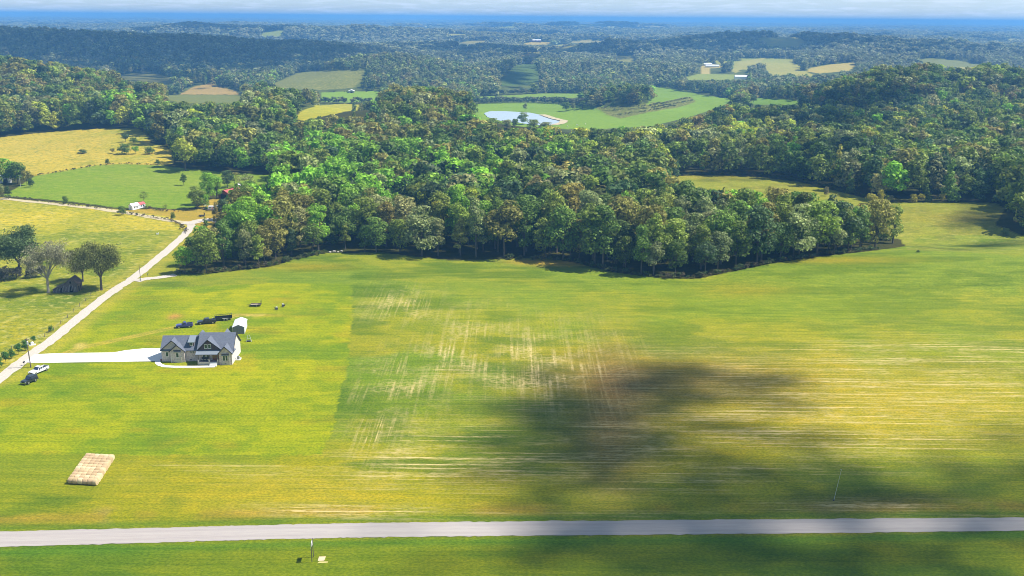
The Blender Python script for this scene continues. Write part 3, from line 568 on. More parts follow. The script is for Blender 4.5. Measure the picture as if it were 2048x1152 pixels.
dirt = mat('dirt_track', (.46, .37, .22), .95, n1=((.4, .4, 1), .6, (.33, .29, .10)), n2=((1.4, 1.4, 1), .4, (.58, .5, .36)))
def flat(name, P, m, off, n=6):
    D = densify(P, n); W_ = ground([p[0] for p in D], [p[1] for p in D]); W_[:, 2] += off
    rr = np.random.default_rng(4); 
    b = MB(); b.add([tuple(p) for p in W_], [tuple(range(len(W_)))]); bm = bmesh.new(); o = b.build(name, m); bm.from_mesh(o.data); bmesh.ops.triangulate(bm, faces=bm.faces); bm.to_mesh(o.data); bm.free(); o['kind'] = 'structure'; return o
def path(name, P, wid, m, off, seed=3, rag=.15):
    c = line(P, 8); d = np.gradient(c[:, :2], axis=0); n = np.stack([-d[:, 1], d[:, 0]], -1); n /= np.linalg.norm(n, axis=1)[:, None]; a = c.copy(); b = c.copy(); a[:, :2] += n*wid/2; b[:, :2] -= n*wid/2
    return strip(name, b, a, m, off, rag, 3, seed)
path('farm_track', [(0, 397), (120, 409), (200, 418), (262, 427), (305, 435), (345, 442), (380, 446)], 5.0, dirt, .10, 5, .4)
path('farm_entrance', [(372, 449), (390, 444), (405, 441), (425, 439), (445, 443)], 7, grav, .12, 6, .5)
path('side_drive', [(272, 563), (290, 558), (312, 556), (334, 553), (352, 550)], 4, grav, .10, 7, .2)
conc = mat('concrete', (.74, .73, .71), .8, n1=((.3, .3, .3), .35, (.66, .64, .6)))
drv = flat('driveway', [(70, 709), (100, 707.6), (133, 706.6), (180, 706), (227, 705.4), (251, 701), (286, 697.4), (340, 697), (340, 722), (322, 722.8), (200, 724.5), (63, 726.4), (50, 724)], conc, .09, 4)
path('walkway', [(315, 721), (315.5, 726), (320, 730), (330, 733), (350, 733.8), (390, 733.8), (430, 733.2)], 1.5, conc, .07, 8, .0)
pnd = bpy.data.materials.new('pond_water'); pnd.use_nodes = True; pb = pnd.node_tree.nodes['Principled BSDF']; pb.inputs['Base Color'].default_value = (.46, .49, .52, 1); pb.inputs['Roughness'].default_value = .03; pb.inputs['IOR'].default_value = 1.6; pb.inputs['Specular IOR Level'].default_value = .8
bn = pnd.node_tree.nodes.new('ShaderNodeBump'); bn.inputs['Strength'].default_value = .02; nn_ = pnd.node_tree.nodes.new('ShaderNodeTexNoise'); nn_.inputs['Scale'].default_value = 1.2; tcc = pnd.node_tree.nodes.new('ShaderNodeTexCoord'); pnd.node_tree.links.new(tcc.outputs['Object'], nn_.inputs[0]); pnd.node_tree.links.new(nn_.outputs[0], bn.inputs['Height']); pnd.node_tree.links.new(bn.outputs[0], pb.inputs['Normal'])
pw = POND.copy(); pc = pw.mean(0); zw = POND_Z-.12; o = MB().add([(p[0], p[1], zw) for p in pw], [tuple(range(len(pw)))]).build('pond', pnd); o['kind'] = 'structure'
path('pond_bank', [(1085, 229.5), (1105, 236), (1121, 240), (1129, 242), (1122, 247), (1108, 250)], 9, dirt, .35, 9, .8)
for P, wdt, nm in (([(195, 1040), (212, 1046), (222, 1053)], 3.0, 'field_gateway'),):
    pass
# ------------------------------------------------------------ clouds overhead (behind and above the view): they throw the patches of shade
cm_ = bpy.data.materials.new('cloud'); cm_.use_nodes = True; cm_.node_tree.nodes['Principled BSDF'].inputs['Base Color'].default_value = (.85, .87, .9, 1); cm_.node_tree.nodes['Principled BSDF'].inputs['Roughness'].default_value = 1
SHADE = [  # photo x, y, half width, half height of the shaded ground, puff radius m, density
    (1120, 850, 190, 120, 5, .8), (1330, 755, 300, 50, 4.5, .7), (1290, 900, 330, 170, 5, .75), (1600, 985, 560, 80, 5, .8), (2020, 955, 260, 70, 5, .4), (2030, 870, 80, 50, 4, .35), (1650, 1110, 800, 100, 5, .75), (1200, 1080, 210, 80, 4, .55), (1450, 850, 230, 70, 4, .3),
    (1970, 440, 80, 28, 6, .65), (1960, 492, 130, 7, 5, .5), (1970, 395, 90, 30, 6, .5), (1560, 440, 230, 40, 5, .2),
    (1630, 255, 160, 42, 9, .85), (1600, 345, 200, 25, 6, .6), (1400, 280, 90, 14, 6, .3),
    (1025, 150, 50, 25, 16, .6), (1250, 203, 60, 6, 10, .5), (980, 465, 280, 22, 5, .25)]
FARSH = [(120, 2300, 620, 420, 14, .95), (500, 2350, 330, 330, 14, .92), (300, 1750, 160, 150, 12, .6), (950, 2800, 230, 330, 16, .94), (1190, 2750, 100, 170, 12, .95), (1500, 2950, 480, 280, 16, .93), (1900, 2700, 280, 120, 16, .5), (380, 4300, 700, 330, 26, .9), (1150, 7400, 900, 420, 40, .9), (1050, 5200, 500, 160, 30, .7), (1650, 4600, 700, 200, 30, .7)]   # the same, far off: photo x, distance, half width m, half depth m
cb = MB(); rs = np.random.default_rng(12)
bmi = bmesh.new(); bmesh.ops.create_icosphere(bmi, subdivisions=1, radius=1); iv = np.array([v.co[:] for v in bmi.verts]); fi = np.array([[v.index for v in f.verts] for f in bmi.faces]); bmi.free()
VV = []; FF = []; nb = 0; sd_ = np.array(SUN_DIR)/SUN_DIR.z
for cx, cy, rx, ry, pr, dens in SHADE:
    w4 = ground([cx-rx, cx+rx, cx, cx], [cy, cy, cy-ry*.8, cy+ry*.8]); area = 3.14*.25*np.linalg.norm(w4[0]-w4[1])*np.linalg.norm(w4[2]-w4[3])
    pr = pr*.62 if pr < 7 else pr; n = int(min(9000, -math.log(1-min(dens, .96))*area/(3.14*pr*pr))); 
    if n < 1: continue
    a = rs.uniform(0, 6.283, n); q = np.minimum(np.abs(rs.normal(size=n))**.75*.62, 1.19); gu = np.linspace(-1.2, 1.2, 9); GU, GV_ = np.meshgrid(gu, gu); GP = ground(cx+GU.ravel()*rx, cy+GV_.ravel()*ry).reshape(9, 9, 3)
    fu = np.clip((np.cos(a)*q+1.2)/.3, 0, 7.999); fv = np.clip((np.sin(a)*q+1.2)/.3, 0, 7.999); iu = fu.astype(int); iv_ = fv.astype(int); fu = (fu-iu)[:, None]; fv = (fv-iv_)[:, None]
    pts_ = GP[iv_, iu]*(1-fu)*(1-fv)+GP[iv_, iu+1]*fu*(1-fv)+GP[iv_+1, iu]*(1-fu)*fv+GP[iv_+1, iu+1]*fu*fv
    alt = 1100+rs.uniform(-60, 60, n)+ (0 if pr < 8 else 500); c3 = pts_+sd_[None]*alt[:, None]; rad = pr*rs.uniform(.6, 1.35, n)
    VV.append((iv[None]*rad[:, None, None]*(1+.25*rs.normal(size=(n, len(iv), 1)))*np.array([1, 1, .7])+c3[:, None]).reshape(-1, 3))
    FF.append((fi[None]+(np.arange(n)*len(iv))[:, None, None]+nb).reshape(-1, 3)); nb += n*len(iv)
for px_, d_, rx, ry, pr, dens in FARSH:
    n = int(min(16000, -math.log(1-min(dens, .96))*3.14*rx*ry*.75/(3.14*pr*pr))); a = rs.uniform(0, 6.283, n); q = np.minimum(np.abs(rs.normal(size=n))**.6*.72, 1.15)
    w_ = fbm(np.cos(a)*2+px_, np.sin(a)*2+d_, 3, 2)*.5+.75; X = (px_-1024)/F*(.966*d_+25)+np.cos(a)*q*rx*w_; Y = d_+np.sin(a)*q*ry*w_
    c3 = np.stack([X, Y, hz(X, Y)], -1)+sd_[None]*(1500+rs.uniform(-60, 60, n))[:, None]; rad = pr*rs.uniform(.6, 1.35, n)
    VV.append((iv[None]*rad[:, None, None]*(1+.25*rs.normal(size=(n, len(iv), 1)))*np.array([1, 1, .7])+c3[:, None]).reshape(-1, 3)); FF.append((fi[None]+(np.arange(n)*len(iv))[:, None, None]+nb).reshape(-1, 3)); nb += n*len(iv)
o = bpy.data.objects.new('clouds', npmesh('clouds', np.concatenate(VV), np.concatenate(FF), cm_)); COL.objects.link(o); o['kind'] = 'stuff'; tag(o, 'broken white clouds high overhead, outside the picture, shading parts of the fields', 'cloud')
# ------------------------------------------------------------ single trees and shrubs
def ptree(px, base, top, wpx, kind, tint, lab, name='tree', cat='tree', group=None, v=0, trunk=None, dx=0):
    g = ground(px, base)[0]; _, _, d = project(g[0], g[1], g[2]); h = (base-top)*float(d)/F/math.cos(PITCH*.85)
    Rk = {'round': 5.6, 'tall': 4.5, 'low': 5.4, 'cone': 3.4, 'bush': 1.7, 'sparse': 7.0}[kind]; H = KINDS[kind][v % len(KINDS[kind])][2]
    wid = (wpx*float(d)/F/2)/(Rk*h/H)
    return tree(name, lab, cat, (g[0], g[1], g[2]-.05), kind, tint if hasattr(tint, '__len__') else PAL[tint], h, wid, v, random.uniform(0, 6.28), group)
GT = 'trees scattered on the pastures'
for a in [
    (131, 408, 392, 15, 'low', 0, 'small round dark tree beside the dirt track, nearest the photo\'s left edge', 'pasture_tree'),
    (244, 430, 412, 20, 'low', 0, 'round dark tree just left of the white garden shed', 'pasture_tree'),
    (215, 328, 318, 10, 'low', 7, 'tiny round tree on the far edge of the green pasture, left of two', 'pasture_tree'),
    (316, 329, 319, 11, 'low', 0, 'tiny round tree on the far edge of the green pasture, right of two', 'pasture_tree'),
    (368, 371, 347, 15, 'tall', 0, 'lone dark upright tree inside the green pasture', 'pasture_tree'),
    (288, 404, 384, 20, 'sparse', 1, 'thin small tree behind the red-roofed shed', 'pasture_tree'),
    (331, 419, 409, 12, 'sparse', 1, 'thin bush-like tree on the fence line right of the sheds', 'pasture_tree'),
    (346, 439, 425, 12, 'low', 0, 'dark round shrub tree beside the dirt track near the junction', 'pasture_tree')]:
    ptree(*a, 'tree', GT)
GC = 'trees in the clump round the white cottage'
for i, (a, b, c, w, k, t, l) in enumerate([(-12, 388, 322, 52, 'round', 1, 'tree at the very left edge of the cottage clump'), (14, 366, 318, 46, 'round', 3, 'bright green tree above the white cottage'), (36, 368, 326, 40, 'round', 0, 'dark green tree behind the cottage lamp pole'), (54, 371, 342, 24, 'low', 2, 'small brownish tree ending the cottage clump'), (62, 374, 356, 16, 'low', 7, 'dark low tree at the right foot of the cottage clump'), (0, 396, 368, 24, 'low', 5, 'grey-green tree in front of the white cottage'), (17, 398, 372, 14, 'tall', 7, 'narrow dark tree right of the grey-green one before the cottage')]):
    ptree(a, b, c, w, k, t, l, 'pasture_tree', 'tree', GC, i)
GB = 'bushes on the tan pasture'
for i, (a, b, c, w, l) in enumerate([(165, 307, 299, 20, 'low dark bush alone at the left of the tan pasture'), (226, 307, 297, 12, 'leftmost small bush of the row on the tan pasture'), (250, 308, 288, 32, 'largest dark bush of the row on the tan pasture'), (272, 308, 293, 18, 'light green bush beside the largest bush of the row'), (299, 308, 294, 26, 'dark bush ending the row on the tan pasture'), (251, 284, 268, 18, 'dark round bush below the wood above the tan pasture'), (268, 286, 275, 20, 'low bush right of the round one above the tan pasture')]):
    ptree(a, b, c, w, 'low', (7, 2, 0, 3, 0, 7, 0)[i], l, 'bush', 'bush', GB, i)
GF = 'trees round the red barn farmyard'
for i, (a, b, c, w, k, t, l) in enumerate([(371, 342, 278, 58, 'round', 4, 'big yellow-green tree at the corner of the green pasture'), (395, 418, 374, 40, 'round', 1, 'mid green tree at the left of the farmyard group'), (418, 409, 347, 40, 'round', 3, 'tallest bright green tree left of the red barn'), (434, 398, 350, 30, 'tall', 3, 'bright green tree just behind the left of the red barn'), (408, 416, 380, 26, 'low', 3, 'short green tree above the tractor'), (455, 376, 342, 30, 'round', 7, 'dark tree behind the red barn roof'), (470, 372, 346, 28, 'sparse', 2, 'thin brown tree beside the silo'), (492, 386, 350, 40, 'sparse', 5, 'thin grey tree right of the silo'), (500, 392, 362, 34, 'round', 0, 'rounded dark tree right of the silo'),
        (371, 547, 494, 44, 'low', 3, 'short full bright green tree at the wood corner where the side drive ends'), (392, 532, 474, 46, 'round', 0, 'dark tree just behind the short full one at the wood corner'), (413, 546, 462, 58, 'round', 1, 'tall rounded tree right of the short full one at the wood corner'), (404, 508, 452, 40, 'low', 3, 'green low tree below the pine at the wood corner'), (413, 486, 434, 36, 'cone', 0, 'dark green pine beside the lane junction'), (434, 458, 404, 16, 'tall', (.30, .25, .06), 'narrow yellowing tree behind the pine'), (447, 440, 398, 36, 'round', 7, 'dark tree right of the white camper'), (466, 412, 382, 34, 'round', 3, 'green tree in front of the red barn wall'), (492, 420, 378, 40, 'round', 1, 'mid green tree right of the red barn')]):
    ptree(a, b, c, w, k, t, l, 'farmyard_tree' if k != 'cone' else 'pine_tree', 'tree', GF, i)
GV = 'lone trees in the pond valley'
for i, (a, b, c, w, l) in enumerate([(1050, 223, 207, 11, 'slim lone tree on the far bank of the pond'), (1046, 249, 226, 22, 'tallest round tree standing up in front of the pond'), (1132, 222, 205, 24, 'broad tree standing right of the pond, leftmost of four'), (1146, 219, 206, 14, 'slim tree beside the broad one right of the pond'), (1165, 217, 202, 17, 'upright tree third of four right of the pond'), (1182, 216, 201, 18, 'last of four trees right of the pond, next to the wooded knoll'), (1506, 208, 190, 16, 'dark tree on the left end of the far green field'), (985, 256, 237, 30, 'leftmost broad tree in front of the pond'), (1014, 258, 240, 28, 'second broad tree in front of the pond'), (1030, 254, 238, 18, 'small dark tree in front of the middle of the pond'), (1066, 259, 240, 28, 'broad tree right of the tallest one in front of the pond'), (1092, 262, 245, 28, 'rightmost broad tree in front of the pond')]):
    ptree(a, b, c, w, 'round' if i != 4 else 'tall', (5, 1, 0, 5, 0, 5, 0, 1, 5, 0, 1, 5)[i], l, 'valley_tree', 'tree', GV, i)
GY = 'yellow small trees along the meadow edge'
for i, (a, b, c, w, l) in enumerate([(1652, 392, 374, 12, 'pale leafy sapling at the narrow end of the far meadow'), (1742, 408, 388, 26, 'broad yellow small tree at the meadow edge, left of the group'), (1760, 407, 380, 18, 'taller yellow small tree next to the broad one at the meadow edge'), (1781, 405, 391, 14, 'dull yellow sapling between the yellow trees of the meadow edge'), (1826, 405, 388, 18, 'yellow small tree in the middle of the meadow edge, left of a pair'), (1842, 404, 388, 18, 'yellow small tree in the middle of the meadow edge, right of a pair'), (1884, 401, 384, 16, 'yellow-green sapling toward the right of the meadow edge'), (1905, 401, 384, 18, 'last yellow-green sapling of the meadow edge')]):
    ptree(a, b, c, w, 'low', (.42, .38, .04) if i not in (0, 3) else (.30, .27, .12), l, 'yellow_tree', 'tree', GY, i)
ptree(2010, 470, 456, 20, 'low', (.16, .22, .05), 'low green bush at the foot of the dark wood on the right', 'bush', 'bush')
ptree(1836, 505, 500, 9, 'bush', 7, 'tiny dark bush on the crest of the big field', 'bush', 'bush')
# hollow with the old barn: four big pasture trees
def limbtree(name, lab, px, base, h, wid, tint, seed, barkm, nl, leaf, ls, spread=1.0, nlimb=7):
    """open-crowned tree with a visible forking frame"""
    g = ground(px, base)[0]; r = np.random.default_rng(seed); b = MB(); tips = []
    hf = h*.28; t = h*.024
    b.cyl((0, 0, -.4), (0, 0, .5), t*1.7, t*1.15, 9).cyl((0, 0, .45), (.1, .1, hf), t*1.1, t*.85, 9)
    for k in range(nlimb):
        a = 2.4*k+r.uniform(-.3, .3); rise = r.uniform(.35, .95); out = wid*.5*r.uniform(.55, .8)*(1.15-rise*.6)
        p1 = np.array([math.cos(a)*out*.45, math.sin(a)*out*.45, hf+(h-hf)*rise*.42]); p2 = np.array([math.cos(a)*out, math.sin(a)*out, hf+(h-hf)*rise*.80])
        b.cyl((.1, .1, hf-.3), p1, t*.55, t*.38, 6).cyl(p1, p2, t*.38, t*.2, 6)
        for q in range(6):
            a2 = a+r.uniform(-1.1, 1.1); o2 = r.uniform(.12, .32)*wid*.5; base_ = p1+(p2-p1)*r.uniform(.3, 1); tp = base_+np.array([math.cos(a2)*o2, math.sin(a2)*o2, r.uniform(.02, .2)*h]); tp[2] = min(tp[2], h*.97)
            b.cyl(base_, tp, t*.16, t*.05, 4); tips.append(tp)
            for q2 in range(2):
                tq = tp+r.normal(size=3)*wid*.055; b.cyl(base_+(tp-base_)*.6, tq, t*.06, t*.025, 3); tips.append(tq)
    tp = thing(name, lab, 'tree', (g[0], g[1], g[2]-.05), 0, 'big open trees round the old barn')
    b.build('trunk', barkm, tp)
    tips = np.array(tips); idx = r.integers(0, len(tips), nl); p = tips[idx]+r.normal(size=(nl, 3))*leaf; nrm = r.normal(size=(nl, 3)); nrm /= np.linalg.norm(nrm, axis=1)[:, None]
    t1 = np.cross(nrm, r.normal(size=(nl, 3))); t1 /= np.linalg.norm(t1, axis=1)[:, None]; t2 = np.cross(nrm, t1); s = ls*r.uniform(.6, 1.3, nl)[:, None]
    p[:, 2] = np.clip(p[:, 2], h*.2, h)
    c = bpy.data.objects.new('crown', npmesh('crown', np.stack([p-t1*s, p+t2*s*.6, p+t1*s, p-t2*s*.6], 1).reshape(-1, 3), np.arange(nl*4).reshape(-1, 4), LEAF)); COL.objects.link(c); c.parent = tp; c['tint'] = [float(q)*1.5 for q in tint]
limbtree('pasture_oak', 'large dark green tree at the left edge, behind the grey bare-limbed tree', 40, 552, 19, 15, (.09, .13, .04), 3, BARK, 13000, 1.25, .36)
limbtree('pasture_oak', 'dark tree cut by the left edge of the photo, left of the large green one', -14, 556, 15, 13, (.10, .13, .04), 4, BARK, 6000, 1.1, .36)
limbtree('grey_tree', 'thin-leaved grey tree with pale spreading limbs left of the old barn', 97, 585, 19.5, 18.5, (.20, .19, .11), 5, PALEBARK, 8000, .85, .26, 1.0, 9)
limbtree('pasture_oak', 'full dark olive tree between the old barn and the lane', 203, 580, 17.5, 14, (.115, .125, .03), 6, BARK, 12000, 1.05, .32, 1.0, 8)
limbtree('pasture_oak', 'smaller olive tree standing behind the old barn', 166, 563, 12, 11, (.13, .13, .045), 8, BARK, 6500, 1.0, .32)
for i, (a, b, c, w) in enumerate([(8, 562, 534, 38), (34, 558, 535, 34), (62, 556, 536, 30), (84, 553, 532, 24)]):
    ptree(a, b, c, w, 'low', (.085, .085, .07), f"{['leftmost','second','third','rightmost'][i]} low dark shrub of the thicket behind the grey tree", 'thicket_shrub', 'shrub', 'thicket shrubs behind the grey tree', i)
for i, (a, b, w, hh) in enumerate([(-1, 737, 18, 26), (12, 727, 18, 24), (24, 717, 15, 20), (38, 709, 17, 22), (51, 701, 16, 22), (68, 686, 12, 14), (102, 664, 12, 13)]):
    ptree(a, b, b-hh, w, 'low', (.075, .19, .035), ['evergreen shrub cut by the left edge, first of the row along the lane', 'second evergreen shrub of the row along the lane', 'third evergreen shrub of the row along the lane', 'fourth evergreen shrub of the row along the lane', 'fifth evergreen shrub of the row, left of the utility pole', 'small evergreen shrub just right of the utility pole', 'small lone shrub further up the lane verge'][i], 'evergreen_shrub', 'shrub', 'evergreen shrubs along the lane', i)
# weeds along the fences: uncountable
def weeds(name, lines, lab, step, hgt, tints):
    P = []
    for ln in lines:
        w_ = line(ln, 6); 
        for a, b in zip(w_[:-1], w_[1:]):
            n = max(1, int(np.linalg.norm(b-a)/step)); t = RNG.random(n)[:, None]; P.append(a+(b-a)*t+RNG.normal(size=(n, 3))*[.7, .7, 0])
    P = np.concatenate(P); P[:, 2] = hz(P[:, 0], P[:, 1]); n = len(P); me = bpy.data.meshes.new(name); me.vertices.add(n); me.vertices.foreach_set('co', P.astype(np.float32).ravel())
    hh = RNG.uniform(.4, 1.3, n)*hgt; vattr(me, 'tint', np.array(tints)[RNG.integers(0, len(tints), n)]); vattr(me, 'siz', np.stack([hh*1.1, hh*1.1, hh], -1), 'FLOAT_VECTOR'); vattr(me, 'rot', np.stack([0*hh, 0*hh, RNG.uniform(0, 6, n)], -1), 'FLOAT_VECTOR')
    a = me.attributes.new('var', 'INT', 'POINT'); a.data.foreach_set('value', np.zeros(n, np.int32)); o = woods(name, me, WS); tag(o, lab, 'weeds', None, 'stuff')
WS = srcs('weed_clump', [('bush', 60, .45, 8)])
weeds('fence_row_weeds', [[(0, 393), (60, 400), (130, 409), (200, 417), (238, 421)], [(285, 414), (330, 424), (370, 423), (395, 415)], [(240, 425), (300, 434), (340, 441), (366, 452), (370, 468)], [(70, 352), (110, 346), (190, 332), (250, 328), (320, 331)]], 'dark weeds and brambles growing along the farm fences', 1.1, 1.1, [(.09, .08, .05), (.10, .13, .04), (.15, .12, .06)])
weeds('brush_patch', [[(1200, 216), (1300, 212), (1380, 196)], [(1210, 222), (1300, 217), (1385, 201)], [(1225, 232), (1290, 223), (1350, 212)]], 'low scrub on the slope below the wooded knoll', 1.3, 1.8, [(.12, .16, .06), (.17, .16, .08)])
weeds('valley_hedgerow', [[(948, 206), (1000, 205), (1100, 205), (1180, 211)], [(950, 208), (1010, 206), (1100, 206.5), (1175, 212)], [(640, 206), (700, 207), (745, 207)], [(960, 191), (1040, 188), (1130, 185), (1175, 185)]], 'hedgerow of small trees across the pond valley', 2.2, 7.5, [(.14, .17, .07), (.10, .14, .05), (.2, .19, .1)])
weeds('wood_edge_brush', [[(352, 549), (430, 546), (540, 533), (600, 517), (650, 507)], [(1010, 518), (1140, 523), (1230, 545), (1330, 556), (1400, 556), (1450, 545), (1530, 528), (1640, 512), (1750, 500)], [(1345, 350), (1500, 350), (1600, 362), (1700, 388), (1770, 403)]], 'low undergrowth and saplings along the foot of the wood', .9, 1.9, [(.07, .11, .03), (.10, .12, .04), (.12, .10, .05)])

# ------------------------------------------------------------ fences, poles
WOOD = mat('weathered_wood', (.16, .13, .10), .9, n1=((3, 3, .6), .7, (.08, .065, .05))); WIRE = mat('wire', (.35, .34, .33), .5, .8)
def fence(lab, ln, step, h=1.3):
    w_ = line(ln, 8); seg = np.linalg.norm(np.diff(w_, axis=0), axis=1); cum = np.concatenate([[0], np.cumsum(seg)]); n = max(2, int(cum[-1]/step)); s_ = np.linspace(0, cum[-1], n)
    P = np.stack([np.interp(s_, cum, w_[:, k]) for k in range(3)], -1); t = thing('wire_fence', lab, 'fence', P[0]); b = MB()
    m = None
    for p in P:
        if m is None: m = MB().cyl((0, 0, -.3), (0, 0, h), .09, .075, 6).build('post', WOOD, t); q = m
        else: q = m.copy(); COL.objects.link(q); q.parent = t
        q.location = p-P[0]
    for a, c in zip(P[:-1], P[1:]):
        for z_ in (.4, .8, 1.15): b.cyl(a-P[0]+[0, 0, z_], c-P[0]+[0, 0, z_], .012, .012, 3)
    b.build('wire', WIRE, t)
fence('long wire fence on the far side of the dirt track, along the green pasture', [(0, 394), (130, 410), (238, 421)], 7)
fence('wire fence on the near side of the dirt track, curving round the pasture corner', [(240, 426), (300, 435), (340, 442), (366, 453), (371, 468)], 5)
fence('post and wire fence of the pasture with the old barn, along the lane', [(182, 592), (140, 632), (95, 672), (40, 690), (0, 715)], 6)
fence('short wire fence from the sheds to the farmyard below the green pasture', [(285, 414), (330, 424), (370, 423), (395, 415)], 6)
def pole(name, lab, bx, by, h, lean=(0, 0), r=.14, arm=False, m=WOOD):
    g = G1(bx, by); t = thing(name, lab, 'pole', g); MB().cyl((0, 0, -.4), (lean[0], lean[1], h), r, r*.65, 10).build('shaft', m, t); return t, g
GREYM = mat('galvanised', (.55, .56, .58), .45, .3); WHITE = mat('white_paint', (.80, .80, .80), .5, n1=((.4, .4, .4), .3, (.70, .70, .70))); BLACK = mat('black_paint', (.015, .015, .02), .4)
t, g = pole('utility_pole', 'tall brown utility pole with a grey transformer at the driveway entrance', 62, 735, 8.9, (-.35, 0), .17)
MB().cyl((.0, -.28, 7.0), (.0, -.28, 7.9), .24, .24, 12).cyl((0, -.28, 7.9), (0, -.28, 8.0), .24, .1, 12).build('transformer', GREYM, t)
MB().box(-1.0, .5, -.06, .06, 8.3, 8.42).build('cross_arm', WOOD, t)
for q in (-.95, -.35, .35): MB().cyl((q, 0, 8.42), (q, 0, 8.62), .05, .03, 6).build('insulator', GREYM, t)
t, g = pole('utility_pole', 'thin pole with a small grey box where the side drive meets the lane', 281.5, 562, 6.2, (-.1, 0), .12)
MB().box(-.25, .25, -.3, -.08, .1, 1.1).build('meter_box', GREYM, t)
t, g = pole('lamp_pole', 'pale pole in front of the trees by the white cottage', 41, 374, 6.3, (0, 0), .14, m=GREYM); MB().box(-.1, .9, -.06, .06, 6.1, 6.2).build('lamp_arm', GREYM, t)
t, g = pole('marker_pole', 'very thin tall pale pole standing in the field above the road', 1667, 1001, 7.1, (1.0, 0), .045, m=GREYM)
MB().cyl((1.0, 0, 7.08), (.75, 0, 7.2), .03, .03, 6).build('hook', GREYM, t); MB().cyl((0, 0, -.1), (0, 0, .25), .25, .16, 8).build('base_plate', mat('dark_steel', (.05, .05, .05), .6), t)
g = G1(296, 554); t = thing('mailbox', 'green mailbox on a wooden post beside the side drive', 'mailbox', g); MB().box(-.06, .06, -.06, .06, -.2, 1.1).build('post', WOOD, t); MB().extr([(-.16, 1.1), (.16, 1.1), (.16, 1.35), (.08, 1.45), (-.08, 1.45), (-.16, 1.35)], 'y', -.3, .3).build('box', mat('green_paint', (.04, .12, .05), .5), t)
g = G1(48.5, 731.5); t = thing('mailbox', 'black mailbox on a short post at the lane edge by the driveway', 'mailbox', g); MB().box(-.06, .06, -.06, .06, -.2, .95).build('post', WOOD, t); MB().extr([(-.18, .95), (.18, .95), (.18, 1.2), (.09, 1.32), (-.09, 1.32), (-.18, 1.2)], 'y', -.32, .32).build('box', BLACK, t)
g = G1(65, 690); t = thing('well_cover', 'small white well cover with a slab across the lane behind the utility pole', 'cover', g, .5); MB().box(-.9, .9, -.6, .6, -.1, .15).build('slab', conc, t); MB().extr([(-.45, .15), (.45, .15), (.45, .75), (0, 1.05), (-.45, .75)], 'y', -.4, .4).build('housing', WHITE, t)
g = G1(315, 468); t = thing('water_trough', 'small white water trough alone in the tan pasture', 'trough', g, .4); MB().extr([(-.5, 0), (.5, 0), (.6, .6), (.52, .6), (.44, .1), (-.44, .1), (-.52, .6), (-.6, .6)], 'y', -1, 1).build('basin', WHITE, t); MB().box(-.52, .52, -1.04, -1.0, 0, .6).build('end_plate', WHITE, t)
# roadside board seen from its edge
g = G1(624, 1124); t = thing('board_sign', 'two-post sign board seen edge-on on the grass below the road', 'sign', g, R(92))
for q in (0, 1.7): MB().box(q-.06, q+.06, -.06, .06, -.4, 3.9).build('post', WOOD, t)
MB().box(-.06, 1.76, .064, .09, 2.65, 3.75).build('board', mat('sign_white', (.75, .76, .75), .5), t)
g = G1(643, 1118); o = MB().slab([(-.55, -.8, .07), (.6, -.65, .07), (.65, .85, .07), (-.6, .75, .07)], .07).build('plywood_sheet', mat('plywood', (.55, .43, .27), .8)); o.location = g; tag(o, 'tan plywood sheet lying flat on the grass beside the edge-on sign', 'board')
g = G1(645, 1125); o = MB().slab([(-.9, -.25, .05), (.9, -.1, .05), (1.0, .3, .05), (-.6, .25, .05)], .05).build('straw_mat', mat('straw_mat', (.5, .42, .16), .9)); o.location = g; tag(o, 'strip of pale straw lying below the plywood sheet', 'straw')
# stones on the wood edge
for i, (a, b, s_) in enumerate([(660, 505, .6), (668, 504, .8), (676, 504.5, .5), (683, 503, .6)]):
    g = G1(a, b); o = MB().blob((0, 0, s_*.3), (s_, s_*.8, s_*.55), i+3, .18).build('boulder', mat('pale_stone', (.42, .38, .34), .9)); o.location = g; tag(o, f"{['leftmost', 'second', 'third', 'rightmost'][i]} pale stone at the edge of the wood above the lawn", 'stone', 'pale stones at the wood edge')

# ------------------------------------------------------------ hay bales, ten rows of six
hay_m = []
for k, c_ in enumerate([(.55, .41, .23), (.62, .49, .29), (.46, .33, .18), (.50, .35, .20)]): hay_m.append(mat(f'straw_{k}', c_, .95, n1=((1.5, 9, 9), .5, tuple(q*.62 for q in c_)), n2=((7, 1.2, 1.2), .4, tuple(min(1, q*1.25) for q in c_)), bump=.35))
Af = atz([136.0], [968.8], 0)[0]; Bf = atz([194.6], [972.4], 0)[0]; tl = atz([170], [908], 1.42)[0]; tr_ = atz([226.8], [908.4], 1.42)[0]
ax = Bf-Af; width = np.linalg.norm(ax[:2]); ang = math.atan2(ax[1], ax[0]); rowv = ((tl+tr_)/2-(Af+Bf)/2); rowv[2] = 0; rowv = rowv/9.4; bl = width/6; br = min(.76, np.linalg.norm(rowv)*.52)
print('bales width', width, 'row', np.linalg.norm(rowv), 'bl', bl)
bales = []
